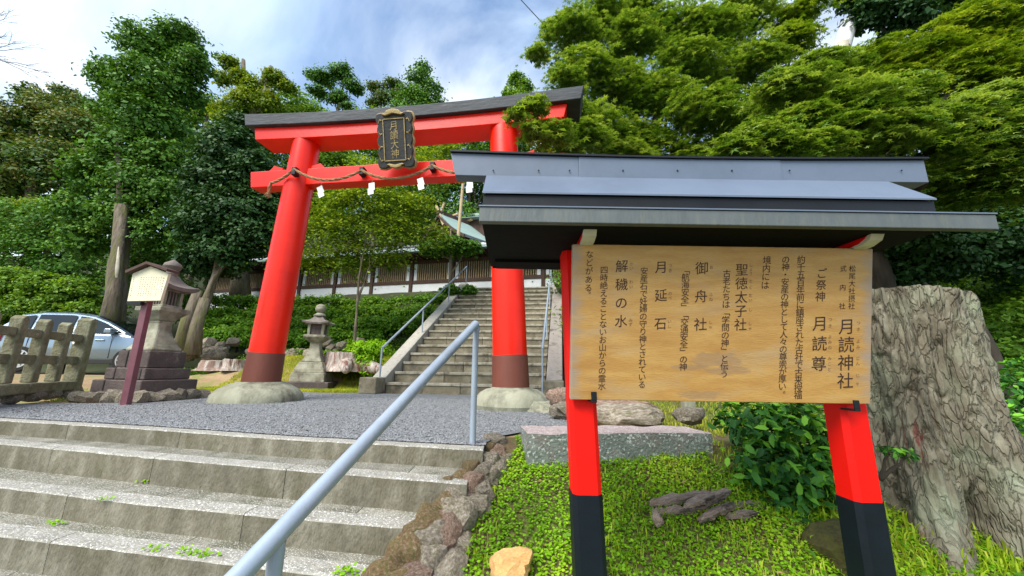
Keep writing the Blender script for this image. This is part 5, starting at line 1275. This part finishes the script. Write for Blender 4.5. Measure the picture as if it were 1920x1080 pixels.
# ------------------------------------------------------------------ background trees, left
tree('broadleaf_tree', 'tallest dark tree with towering crown left of the gate and lichened trunk', 'tree', at(200, 612, 10.6)+Vector((0, 0, -.3)),
     pc([(335, 78, 52, 11.2), (285, 90, 62), (360, 120, 42), (220, 150, 52), (280, 165, 75), (340, 165, 52, 11.4), (215, 205, 50), (285, 235, 72), (245, 290, 66), (310, 300, 50), (200, 330, 62), (270, 355, 68), (160, 395, 52), (320, 370, 52), (230, 410, 50, 10.9), (160, 450, 45), (310, 440, 52)], 11.0, .9),
     48000, .105, LM['evergreen'], trunk=[at(208, 640, 10.5), at(222, 520, 10.5), at(232, 400, 10.6), at(270, 250, 11), at(300, 120, 11.2)], tr=.27, branches=5, subr=.27, sub=60, up=.5, tv=.3)
tt_ = thing('lichened_snag', 'sawn trunk with a cream lichen streak behind the silver car', 'tree', at(205, 620, 10.2)+Vector((0, 0, -.3)))
o_ = tt_.location
MB().tube([Vector((0, 0, 0)), at(215, 540, 10.2)-o_, at(222, 470, 10.25)-o_, at(228, 385, 10.3)-o_], [.26, .17, .145, .13], 14, .25, 3).build('trunk', M['bark'], tt_, smooth=True, ang=180)
lc_ = Vector((.73, -.68, 0))
MB().tube([at(215, 545, 10.2)-o_+lc_*.135, at(219, 505, 10.22)-o_+lc_*.105, at(222, 465, 10.25)-o_+lc_*.11], [.02, .062, .03], 12, .9, 6).build('lichen_patch', M['bark_pale'], tt_, smooth=True, ang=180)
tree('broadleaf_tree', 'broad rust tipped tree at the far left edge', 'tree', at(60, 560, 17), pc([(20, 240, 62), (85, 215, 52), (135, 250, 55), (40, 310, 72), (110, 320, 75), (60, 180, 30), (160, 320, 50), (10, 350, 60), (175, 235, 34, 18), (-45, 320, 80), (-40, 240, 60)], 17, .8),
     30000, .15, LM['rusty'], tr=.3, tv=.3)
tree('broadleaf_tree', 'wispy topped tree between the rust tipped tree and the tallest one', 'tree', at(140, 560, 20), pc([(120, 180, 26), (150, 205, 36), (100, 205, 22), (180, 215, 30), (200, 260, 40)], 20, .8), 7000, .15, LM['rusty'], tr=.2, subr=.4)
tree('camellia_tree', 'very dark glossy camellia with leaning split trunks by the left pillar', 'tree', at(350, 660, 9.8), pc([(430, 290, 68), (480, 330, 60), (400, 350, 62), (450, 400, 72), (390, 430, 58), (480, 440, 55), (420, 480, 52), (370, 490, 40), (500, 380, 45), (455, 250, 48, 10.5), (360, 400, 42, 10.3)], 9.9, .85),
     46000, .095, LM['dark'], trunk=[at(350, 670, 9.6), at(372, 600, 9.6), at(400, 530, 9.7), at(430, 450, 9.9)], tr=.17, branches=3, tv=.2, sub=60, subr=.26)
t = bpy.data.objects['camellia_tree']
for a, b_, r_ in (((335, 668), (372, 545), .13), ((362, 665), (384, 560), .14)):
    MB().tube([at(a[0], a[1], 9.5)-t.location, at((a[0]+b_[0])/2-4, (a[1]+b_[1])/2, 9.5)-t.location, at(b_[0], b_[1], 9.6)-t.location], [r_*1.3, r_, r_*.8], 10, .3, a[0]).build('trunk', M['bark'], t, smooth=True, ang=180)
tree('broadleaf_tree', 'rounded grey green tree crown behind the left end of the top beam', 'tree', at(560, 560, 18), pc([(550, 205, 48), (510, 225, 45), (590, 225, 42), (550, 250, 60), (620, 270, 45), (500, 270, 50), (640, 320, 50), (580, 320, 60)], 18, .8), 22000, .14, LM['mid'], tr=.25, tv=.2)
tree('pollarded_tree', 'pollarded tree with tufted shoots left of the rounded crown', 'tree', at(450, 560, 16), pc([(430, 120, 22), (452, 145, 22), (420, 150, 20), (475, 165, 26), (515, 150, 26), (540, 165, 18), (460, 200, 40), (500, 195, 34), (440, 240, 44), (420, 210, 24)], 16, .8),
     15000, .12, LM['yellow'], trunk=[at(450, 560, 16), at(455, 300, 16), at(456, 112, 16)], tr=.3, bark='bark', subr=.36, tv=.3)
t = bpy.data.objects['pollarded_tree.001']
for a, b_ in (((490, 210), (508, 125)), ((470, 230), (500, 130))):
    MB().tube([at(*a, 16)-t.location, at(*b_, 16)-t.location], [.17, .12], 9, .2, a[0]).build('limb', M['bark_pale'] if a[0] == 490 else M['bark'], t, smooth=True)
tree('pine_tree', 'dark leaning pine on the skyline left of the plaque', 'tree', at(600, 420, 34), pc([(610, 150, 22), (640, 140, 24), (665, 165, 18), (600, 175, 18), (635, 185, 20), (655, 205, 14), (585, 140, 10)], 34, .8, .6), 8000, .25, LM['evergreen'],
     trunk=[at(600, 420, 34), at(620, 260, 34), at(636, 200, 34), at(645, 150, 34)], tr=.22, subr=.75, tv=.3, shell=0, sub=22, spread=1.3, core=.04)
tree('pine_tree', 'thin brownish skyline tree directly above the plaque', 'tree', at(715, 420, 33), pc([(705, 165, 16), (735, 160, 16), (720, 185, 18), (700, 195, 12), (745, 180, 12)], 33, .8, .6), 4200, .22, LM['rusty'],
     trunk=[at(715, 420, 33), at(712, 260, 33), at(715, 180, 33)], tr=.2, subr=.8, tv=.3, shell=0, sub=20, spread=1.3, core=.03)
tree('cedar_tree', 'tallest dark skyline conifer right of the plaque', 'tree', at(790, 430, 30), pc([(793, 128, 18), (785, 150, 26), (810, 165, 22), (765, 175, 26), (795, 185, 34), (750, 200, 22), (825, 200, 18), (780, 230, 50), (840, 250, 45)], 30, .8), 13000, .2, LM['evergreen'], tr=.3, tv=.3, subr=.5, shell=0, spread=1.2)
tree('broadleaf_tree', 'small skyline tree peeping above the black beam near its right end', 'tree', at(975, 430, 28), pc([(968, 150, 20), (985, 165, 20), (955, 175, 16), (975, 200, 40), (1010, 200, 30)], 28, .8), 5500, .2, LM['mid'], tr=.2)
# mass of the wooded hill
for k, (lst, Y, nl, mt, lab) in enumerate((
    ([(700, 250, 60), (760, 270, 60), (680, 310, 60), (820, 290, 60), (740, 330, 70)], 25, 12000, 'mid', 'dark hillside tree seen through the gate opening'),
    ([(880, 260, 60), (940, 270, 60), (900, 320, 65), (990, 300, 60), (850, 350, 60), (960, 350, 60)], 24, 13000, 'evergreen', 'dark hillside tree behind the right gate pillar'),
    ([(350, 230, 45), (380, 280, 50), (340, 330, 55), (390, 200, 35), (420, 270, 45), (370, 380, 60)], 19, 12000, 'mid', 'hillside tree filling the gap right of the tallest tree'),
    ([(560, 380, 70), (620, 400, 65), (520, 430, 60), (640, 340, 60)], 19.5, 13000, 'mid', 'shaded hillside tree behind the left gate pillar'),
    ([(60, 480, 70), (-30, 430, 90), (130, 500, 70), (100, 420, 60), (20, 550, 70), (180, 560, 60)], 13.5, 15000, 'evergreen', 'deep green bushy tree behind the car'),
    ([(280, 520, 55), (330, 560, 50), (260, 470, 55), (310, 480, 50), (350, 460, 40)], 13, 12000, 'evergreen', 'dark undergrowth tree behind the large lantern'),
    ([(920, 400, 60, 26), (800, 380, 60), (870, 420, 50), (740, 400, 60)], 23, 12000, 'evergreen', 'dark tree behind the crossed finials'),
    )):
    tree('broadleaf_tree', lab, 'tree', at(lst[0][0], 640 if Y < 15 else 560, Y), pc(lst, Y, .8), nl, .011*Y*.72, LM[mt], tr=.2, group='trees on the wooded hill', tv=.28)
# slim maple in front of the corridor
tree('maple_tree', 'slim trunked yellow green maple spreading in front of the corridor', 'tree', at(663, 662, 9.3), pc([(700, 330, 48), (790, 320, 50, 10), (840, 290, 36, 10.4), (640, 380, 55), (720, 390, 60), (775, 390, 40), (600, 430, 48), (670, 440, 55), (750, 440, 50), (590, 485, 36), (660, 490, 42), (730, 480, 34), (540, 480, 24), (820, 445, 30)], 9.8, .9, .85),
     27000, .080, LM['maple_y'], trunk=[at(663, 662, 9.3), at(668, 600, 9.3), at(673, 520, 9.4), at(690, 430, 9.6)], tr=.045, bark='bark', subr=.5, sub=60, shell=0, spread=1.3, flat=.22, up=1.0, out_=.4, tv=.4, branches=4, core=.03, tilt=.3)
tree('young_tree', 'dark leaved young tree half hiding the corridor lattice', 'tree', at(842, 560, 12.3), pc([(845, 460, 30), (810, 465, 24), (880, 465, 22), (845, 545, 16), (880, 545, 14)], 12.3, .8, .6), 9000, .10, LM['evergreen'], trunk=[at(842, 575, 12.3), at(845, 500, 12.3), at(845, 430, 12.3)], tr=.09, subr=.36)

# ------------------------------------------------------------------ hedges and bank planting
def hedge(name, label, cat, base, cl, nl, size, mat, group=None, **k):
    t = thing(name, label, cat, base, 0, group); b_ = Vector(base)
    crown(t, [(c[0]-b_.x, c[1]-b_.y, c[2]-b_.z)+tuple(c[3:]) for c in cl], nl, size, LM[mat], name='foliage', **k)
    st = MB()
    for c in cl[::2]: q = Vector(c[:3])-b_; st.tube([q+Vector((0, 0, -c[5]*1.6)), q+Vector((.05, 0, 0))], [.04, .02], 6)
    st.build('stems', M['bark_dark'], t, kind='stuff')
    return t
cl = []
rr = random.Random(21)
for x in range(395, 905, 26):
    for u in (0, .35, .7, 1.0):
        yb_ = bldY(0)
        px_ = x+rr.uniform(-8, 8); Yn = 10.4+2.4*u+(905-x)/500*1.4; py_ = 632-u*66+rr.uniform(-5, 5)
        if px_ > 720+ (880-720)*(u) - 4: continue
        p = at(px_, py_, Yn); r_ = .42*rr.uniform(.8, 1.2); cl.append((p.x, p.y, p.z-.05, r_*1.15, r_, r_*.62))
hedge('hedge', 'rich green shrubbery covering the bank below the corridor', 'hedge', at(600, 660, 10.2), cl, 52000, .085, 'hedge', tb=.5, tv=.35, subr=.34, sub=50)
cl = [(p.x, p.y, p.z, r_, r_*.7, r_*.7) for p, r_ in [(at(x, y, 14.5), rr.uniform(.8, 1.1)) for x, y in ((-20, 400), (30, 405), (80, 402), (125, 408), (165, 412), (10, 440), (60, 445), (110, 440))]]
hedge('hedge', 'yellow topped clipped hedge at the far left above the car', 'hedge', at(60, 560, 14.5), cl, 14000, .12, 'yellow', tv=.3)
cl = [(p.x, p.y, p.z, .55, .5, .5) for p in [at(x, y, 11.8) for x, y in ((20, 530), (80, 540), (140, 550), (50, 575), (110, 580), (165, 590), (0, 590))]]
hedge('bush', 'leafy bushes directly behind the roof of the car', 'bush', at(80, 640, 11.8), cl, 15000, .09, 'mid', tv=.35)
cl = [(p.x, p.y, p.z, .3, .3, .22) for p in [at(x, y, 8.7) for x, y in ((690, 672), (705, 655), (675, 655), (700, 690))]]
hedge('bush', 'bright low bush beside the stair stringer', 'bush', at(695, 700, 8.6), cl, 3800, .06, 'clover', tv=.3)
cl = [(p.x, p.y, p.z, .5, .5, .4) for p in [at(x, y, 14.2) for x, y in ((1000, 520), (1030, 515), (1060, 520), (1015, 535), (985, 528), (1100, 520))]]
hedge('bush', 'bush at the head of the stairs under the dark roof', 'bush', at(1010, 545, 14.2), cl, 5000, .10, 'mid')
cl = []
for i in range(34):
    x = rr.uniform(1.7, 7.5); y = rr.uniform(6.6, 12.6); cl.append((x, y, G(x, y)+.15, .75, .7, .38))
hedge('undergrowth', 'leafy undergrowth climbing the bank right of the stone stairs', 'bushes', (2.2, 8.0, .8), cl, 24000, .09, 'mid', tb=.4, tv=.3, subr=.4)
# rubble of the bank foot
for k in range(46):
    x = rr.uniform(335, 715); Yn = rr.uniform(9.9, 10.6); y = rr.uniform(640, 672)
    p = at(x, y, Yn+(672-y)/60); s_ = rr.uniform(.10, .24)
    o = rock(RS[k % 5], p, (s_, s_*.8, s_*.75), (rr.uniform(-.5, .5), 0, rr.uniform(0, 6)), 'rock', None, 'rock')
    if k == 0: bank = thing('rubble_bank', 'mossy rubble stones low on the bank under the shrubbery', 'stone bank', p)
    o.name = 'stone'; o.parent = bank; o.location = p-bank.location

# ------------------------------------------------------------------ right side trees
MK = dict(tmpl=T_ST, up=1.1, out_=.3, jit=.55, flat=.10, subr=.52, tv=.42, sub=46, shell=.0, core=.025, spread=1.35, tilt=.5)
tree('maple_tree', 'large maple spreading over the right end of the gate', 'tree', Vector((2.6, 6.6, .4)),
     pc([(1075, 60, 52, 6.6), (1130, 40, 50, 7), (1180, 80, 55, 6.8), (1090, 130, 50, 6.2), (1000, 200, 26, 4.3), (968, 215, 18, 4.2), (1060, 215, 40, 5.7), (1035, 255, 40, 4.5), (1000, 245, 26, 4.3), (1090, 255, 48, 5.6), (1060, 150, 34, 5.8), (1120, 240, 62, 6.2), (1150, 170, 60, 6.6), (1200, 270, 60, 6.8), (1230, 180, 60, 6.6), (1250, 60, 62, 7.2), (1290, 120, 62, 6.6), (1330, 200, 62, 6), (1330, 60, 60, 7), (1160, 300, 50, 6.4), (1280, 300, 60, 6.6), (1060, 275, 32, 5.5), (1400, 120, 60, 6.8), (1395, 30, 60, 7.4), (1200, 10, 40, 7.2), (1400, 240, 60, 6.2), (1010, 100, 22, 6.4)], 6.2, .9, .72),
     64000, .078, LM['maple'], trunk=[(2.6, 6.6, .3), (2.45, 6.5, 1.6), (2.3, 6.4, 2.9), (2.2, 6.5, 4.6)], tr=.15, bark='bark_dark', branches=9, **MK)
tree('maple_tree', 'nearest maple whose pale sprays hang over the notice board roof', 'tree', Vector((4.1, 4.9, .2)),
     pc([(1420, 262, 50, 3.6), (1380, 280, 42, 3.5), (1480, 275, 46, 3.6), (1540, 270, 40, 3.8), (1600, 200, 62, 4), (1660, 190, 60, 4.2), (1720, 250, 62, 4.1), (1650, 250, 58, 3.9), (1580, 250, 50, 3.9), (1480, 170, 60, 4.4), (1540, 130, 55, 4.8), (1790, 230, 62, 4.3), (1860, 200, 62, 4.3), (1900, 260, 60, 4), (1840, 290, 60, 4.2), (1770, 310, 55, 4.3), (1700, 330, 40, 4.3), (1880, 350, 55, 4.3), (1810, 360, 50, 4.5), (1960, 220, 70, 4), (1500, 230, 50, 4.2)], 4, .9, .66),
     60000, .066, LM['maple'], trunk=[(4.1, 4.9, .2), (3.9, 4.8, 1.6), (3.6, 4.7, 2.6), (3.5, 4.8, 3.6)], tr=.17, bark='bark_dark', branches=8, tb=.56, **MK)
tree('maple_tree', 'yellower maple filling the upper right corner', 'tree', Vector((6.2, 6.0, .5)),
     pc([(1790, 60, 66, 6), (1850, 40, 66, 6), (1900, 90, 66, 5.8), (1740, 110, 58, 6), (1820, 130, 62, 5.8), (1890, 150, 60, 5.6), (1690, 130, 50, 6.2), (1640, 110, 50, 6.4), (1760, 160, 55, 6), (1950, 40, 70, 6), (1580, 160, 40, 6.6), (1640, 160, 45, 6.4), (1480, 80, 44, 6.6), (1500, 30, 40, 7)], 6, .9, .75),
     38000, .078, LM['maple_y'], trunk=[(6.2, 6.0, .5), (6.0, 5.9, 2), (5.8, 5.9, 4), (5.9, 6, 5.4)], tr=.2, bark='bark_dark', branches=6, **MK)
tree('evergreen_tree', 'dark evergreen with large leaves at the top right behind the maples', 'tree', Vector((6.6, 9.2, .8)),
     pc([(1640, 20, 50, 8.6), (1700, 30, 50, 8.4), (1760, 10, 50, 8.4), (1600, -10, 40, 8.8), (1680, -20, 50, 8.6), (1860, -20, 60, 9)], 8.5, .9), 9000, .12, LM['dark'], tr=.22, branches=3)
tree('evergreen_tree', 'deep shaded evergreen behind the notice board roof on the right', 'tree', Vector((5.2, 8.2, .8)),
     pc([(1480, 330, 90), (1600, 350, 90), (1700, 400, 90), (1400, 380, 80), (1550, 430, 90), (1680, 480, 80), (1800, 420, 90), (1900, 440, 90), (1300, 350, 80), (1220, 360, 60), (1780, 330, 80), (1900, 330, 80), (1350, 200, 90), (1500, 200, 90), (1650, 250, 90), (1850, 200, 90)], 8.6, .8), 26000, .11, LM['dark'], tr=.25, bark='bark_dark', branches=0, tb=.4)
tree('evergreen_tree', 'shaded tree low behind the large stump', 'tree', Vector((5.4, 5.6, .4)),
     pc([(1700, 440, 60, 5.6), (1770, 470, 70), (1850, 450, 70), (1920, 480, 80), (1700, 510, 50, 6), (1780, 400, 60), (1900, 380, 70), (1660, 460, 40, 6.2)], 5.8, .8), 17000, .075, LM['dark'], trunk=[(5.4, 5.6, .3), (5.3, 5.6, 1.2), (5.2, 5.6, 2.4)], tr=.16, bark='bark_dark', branches=0, tb=.45)
cl = [(p.x, p.y, p.z, r_, r_*.8, r_*.8) for p, r_ in [(at(x, y, Y), r_) for x, y, Y, r_ in ((1690, 570, 7.5, .7), (1760, 560, 7.5, .7), (1830, 570, 7.2, .7), (1900, 560, 7, .8), (1870, 620, 5.8, .5), (1930, 620, 5.6, .6), (1880, 670, 5, .35), (1960, 560, 6, .8), (1640, 600, 8, .8), (1700, 640, 7, .6))]]
hedge('undergrowth', 'shaded undergrowth behind the large stump', 'bushes', (5.5, 6.4, .4), cl, 17000, .07, 'mid', tb=.3, tv=.3)
for k, (x, y, Y, r_, lab) in enumerate(((1665, 600, 5.0, .22, 'brownish old trunk just behind the left side of the big stump'), (1866, 690, 4.6, .10, 'dark slim trunk rising right of the big stump'))):
    p = at(x, y, Y); t = thing('old_tree', lab, 'tree', (p.x, p.y, .0))
    MB().tube([(0, 0, -.2), (.02, 0, .4), (-.03, 0, .8), (-.05, .05, 1.25)], [r_*1.3, r_, r_*.9, r_*.5], 12, .3, k).build('trunk', M['bark_dark'] if k else M['bark'], t, smooth=True, ang=180)
    limb(t, (-.04, .04, 1.2), (-.3, .3, 1.7), r_*.45, r_*.2, M['bark_dark'], .1)

# ------------------------------------------------------------------ near shrub and side bush
def leaf_shrub(name, label, cl, n_all, size, n_single, base, stemtop):
    t = thing(name, label, 'shrub', base); b_ = Vector(base)
    c2 = [(c[0]-b_.x, c[1]-b_.y, c[2]-b_.z)+tuple(c[3:]) for c in cl]
    p, n, ti = clumps_to_leaves(c2, n_all, size, up=.5, out_=.7, jit=.6, flat=.9, sub=40, subr=.32, shell=.35, tv=.5, tb=.42)
    d = np.linalg.norm(p+np.array(base)-np.array(EYE), axis=1); idx = np.argsort(d-.0*rg.random(len(d)))
    near = idx[:n_single*2:2]; rest = np.setdiff1d(idx, near)
    link('foliage', leaf_mesh('foliage', p[rest], n[rest], size, T_LF, ti[rest]), LM['shrub'], t, 'stuff')
    pr = []
    for k in range(10):
        me = leaf_mesh('leaf', np.zeros((1, 3)), np.array([[0, 0, 1.]]), size, T_LF, np.array([k/9*.9+.05])); me.materials.append(LM['shrub']); pr.append(me)
    for q in near:
        o = bpy.data.objects.new('leaf', pr[min(9, int(ti[q]*10))]); COL.objects.link(o); o.parent = t
        o.location = p[q]; o.rotation_euler = (Vector(n[q]).to_track_quat('Z', 'Y') @ Matrix.Rotation(rg.uniform(0, 6.28), 3, 'Z').to_quaternion()).to_euler()
    for k, c in enumerate(c2): limb(t, (0, 0, 0), c[:3], .012, .004, M['bark_dark'], .12, 6, 'stem', k)
    return t
leaf_shrub('camellia_shrub', 'glossy dark leaved shrub under the right half of the notice board', [(p.x, p.y, p.z, r_, r_*.8, r_) for p, r_ in [(at(x, y, Y), r_) for x, y, Y, r_ in ((1420, 810, 2.5, .19), (1480, 800, 2.45, .17), (1380, 790, 2.7, .13), (1530, 820, 2.5, .15), (1450, 880, 2.4, .21), (1520, 900, 2.35, .18), (1400, 900, 2.45, .11), (1560, 870, 2.5, .13), (1490, 950, 2.25, .13), (1545, 945, 2.3, .10))]],
           2500, .07, 240, (1.62, 2.45, -.22), None)
leaf_shrub('leafy_shrub', 'fresh green shrub at the right edge behind the stump root', [(p.x, p.y, p.z, r_, r_*.8, r_) for p, r_ in [(at(x, y, Y), r_) for x, y, Y, r_ in ((1890, 740, 3.1, .17), (1910, 800, 3.0, .2), (1870, 780, 3.2, .10), (1900, 700, 3.2, .13), (1940, 860, 2.9, .2), (1895, 880, 3.0, .13))]],
           1100, .06, 60, (3.75, 3.0, -.1), None)
leaf_shrub('seedling', 'little leafy sprig against the hollow of the stump', [(p.x, p.y, p.z, .03, .03, .02) for p in [at(x, y, 2.0) for x, y in ((1668, 845), (1700, 853))]], 22, .035, 8, at(1650, 900, 2.05), None)

# ------------------------------------------------------------------ lawn, clover and grass
def bladed(name, mat, n_, xr0, xr1, yr0, yr1, size, ok, kind='stuff', tmpl='blade', seed=1, hs=1):
    r2 = np.random.default_rng(seed)
    x = r2.uniform(xr0, xr1, n_); y = r2.uniform(yr0, yr1, n_)
    k = [i for i in range(n_) if ok(x[i], y[i])]
    x, y = x[k], y[k]; z = np.array([G(a, b_) for a, b_ in zip(x, y)])
    pos = np.stack([x, y, z-.004], 1); n_ = len(x)
    ti = np.clip(.5+r2.normal(0, .2, n_)+np.array([noise.noise(Vector((a*2.2, b_*2.2, 5)))*.7 for a, b_ in zip(x, y)]), 0, 1)
    if tmpl == 'blade':
        a = r2.uniform(0, 6.28, n_); ln = size*r2.uniform(.5, 1.4, n_); lean = r2.uniform(.15, .9, n_)
        d = np.stack([np.cos(a), np.sin(a), np.zeros(n_)], 1); s = np.stack([-np.sin(a), np.cos(a), np.zeros(n_)], 1)*(ln*.055)[:, None]
        m1 = pos+d*(ln*lean*.3)[:, None]+np.array([0, 0, 1.])*(ln*.6)[:, None]; tp = pos+d*(ln*lean)[:, None]+np.array([0, 0, 1.])*(ln*(1-.35*lean))[:, None]
        V = np.stack([pos-s, pos+s, m1+s*.8, m1-s*.8, tp, tp], 1)
        return link(name, np_mesh(name, V.reshape(-1, 3), 6, n_, [(0, 1, 2, 3), (3, 2, 4, 5)], ti), LM[mat], None, kind)
    else:
        hh = size*r2.uniform(.3, 2.0, n_)*hs; pos[:, 2] += hh
        nn = unit(np.array([0, -.15, 1.])+r2.normal(size=(n_, 3))*.35)
        return link(name, leaf_mesh(name, pos, nn, size, tmpl, ti), LM[mat], None, kind)
hexa = (np.array([(1, 0, 0), (.5, .87, .06), (-.5, .87, 0), (-1, 0, -.05), (-.5, -.87, 0), (.5, -.87, .06)])*.5, [(0, 1, 2, 3, 4, 5)])
def wall_x(y): 
    for (a, wa), (b_, wb) in zip(path, path[1:]):
        if b_.y <= y <= a.y: t = (y-b_.y)/(a.y-b_.y); return (b_.x+wb*.95)*(1-t)+(a.x+wa*.95)*t
    return path[-1][0].x+.15 if y < path[-1][0].y else .04
def onslope(x, y): return x > wall_x(y)+.0 and (y < 2.78 or (x < .1 and y < 2.9)) and not (x > .1 and x < 1.33 and y > 2.56+(x-.1)*.1)
def dens(x, y): return noise.noise(Vector((x*1.7, y*1.7, 11)))
def patch(x, y): return onslope(x, y) and not (dens(x, y) > .5 and x > .55) 
bladed('clover', 'clover', 60000, -.45, 2.7, 1.15, 2.95, .0135, lambda x, y: patch(x, y) and (x < .8 or dens(x+5, y) > -.4), tmpl=hexa, seed=3)
bladed('grass', 'grass', 17000, -.4, 3.2, 1.1, 2.95, .042, lambda x, y: onslope(x, y) and (x > .45 or dens(x, y) > .1), seed=4)
bladed('grass', 'grass', 3200, 1.6, 3.4, 1.3, 2.3, .075, lambda x, y: onslope(x, y), seed=14)
bladed('dead_leaves', 'litter', 420, -.2, 3.0, 1.2, 2.7, .030, lambda x, y: onslope(x, y), tmpl=T_LF, seed=25, hs=.25)
bladed('weeds', 'hedge', 1100, .3, 3.0, 1.2, 2.7, .034, lambda x, y: onslope(x, y) and dens(x+3, y*2) > .0, tmpl=T_LF, seed=26, hs=.9)
bladed('weeds', 'clover', 1500, -.2, 2.6, 1.2, 2.7, .028, lambda x, y: onslope(x, y) and dens(x*2, y*2) > .12, tmpl=T_LF, seed=5, hs=.8)
bladed('grass', 'dry', 52000, -6.4, -2.7, 7.3, 10.4, .055, lambda x, y: (x < -2.8) and (y > 7.45+.0*x+.25*noise.noise(Vector((x*2, 1, 1)))) and not (abs(x-SCn.x) < .5 and abs(y-SCn.y) < .5), seed=6)
bladed('grass', 'dry', 13000, 1.0, 3.4, 3.0, 6.5, .045, lambda x, y: not (x < 1.9 and y < 3.05), seed=7)
bladed('grass', 'dry', 5000, -7.0, -4.9, 4.9, 6.6, .05, lambda x, y: noise.noise(Vector((x*3, y*3, 1))) > .1, seed=8)
bladed('ground_cover', 'hedge', 15000, -9.5, -2.6, 10.0, 12.2, .06, lambda x, y: True, tmpl=T_RH, seed=9, hs=1.5)
bladed('ground_cover', 'hedge', 18000, 2.6, 9.5, 1.6, 8, .05, lambda x, y: dens(x, y) > -.15, tmpl=T_RH, seed=10, hs=1.2)
# tufts on the steps
def tuft(x, y, z, n_, s_):
    r2 = np.random.default_rng(int(abs(x)*1000)); pos = np.array([x, y, z])+r2.normal(size=(n_, 3))*np.array([.03, .012, .004]); pos[:, 2] = z+np.abs(r2.normal(size=n_))*.012
    return pos
P_ = np.concatenate([tuft(*q) for q in ((-2.25, 2.30, -.262, 16, 0), (-2.3, 2.62, -.26, 30, 0), (-1.7, 2.02, -.385, 20, 0), (-1.5, 1.99, -.385, 26, 0), (-1.42, 1.97, -.385, 22, 0), (-.70, 1.83, -.385, 26, 0), (-.66, 1.84, -.385, 18, 0), (-2.5, 2.3, -.385, 25, 0), (-.35, 2.15, -.26, 12, 0))])
link('moss_tufts', leaf_mesh('moss_tufts', P_, unit(np.array([0, -.4, 1.])+rg.normal(size=P_.shape)*.4), .014, hexa, rg.uniform(.2, .8, len(P_))), LM['clover'], None, 'stuff')

# ------------------------------------------------------------------ bare tree at upper left
bt_ = Vector((-11.6, 6.0, 0)); t = thing('bare_tree', 'leafless twigs reaching in at the upper left corner', 'tree', bt_)
MB().tube([(0, 0, -.2), (.1, 0, 3), (.3, 0, 6.0), (.4, 0, 7)], [.18, .14, .08, .04], 10, .2, 1).build('trunk', M['bark_dark'], t, smooth=True, ang=180)
mb = MB(); rr = random.Random(12)
def twig(p, d, l, r, lev):
    q = p+d*l; m_ = p.lerp(q, .5)+Vector((rr.uniform(-1, 1), 0, rr.uniform(-1, 1)))*l*.08
    mb.tube([p, m_, q], [r, r*.8, r*.55], 4)
    if lev: 
        for k in range(3): 
            nd = (d+Vector((rr.uniform(-.7, .7), rr.uniform(-.5, .5), rr.uniform(-.5, .6)))).normalized(); s = p.lerp(q, rr.uniform(.45, 1)); twig(s, nd, l*rr.uniform(.5, .75), r*.55, lev-1)
for (x, y) in ((20, 20), (30, 55), (10, 75), (5, 35)):
    tgt = at(x, y, 6.0)-bt_; s = Vector((.25, 0, tgt.z-1.1)); d = (tgt-s); twig(s+d*.2, d.normalized(), d.length*.42, .02, 4)
mb.build('twigs', M['bark_dark'], t, kind='stuff')
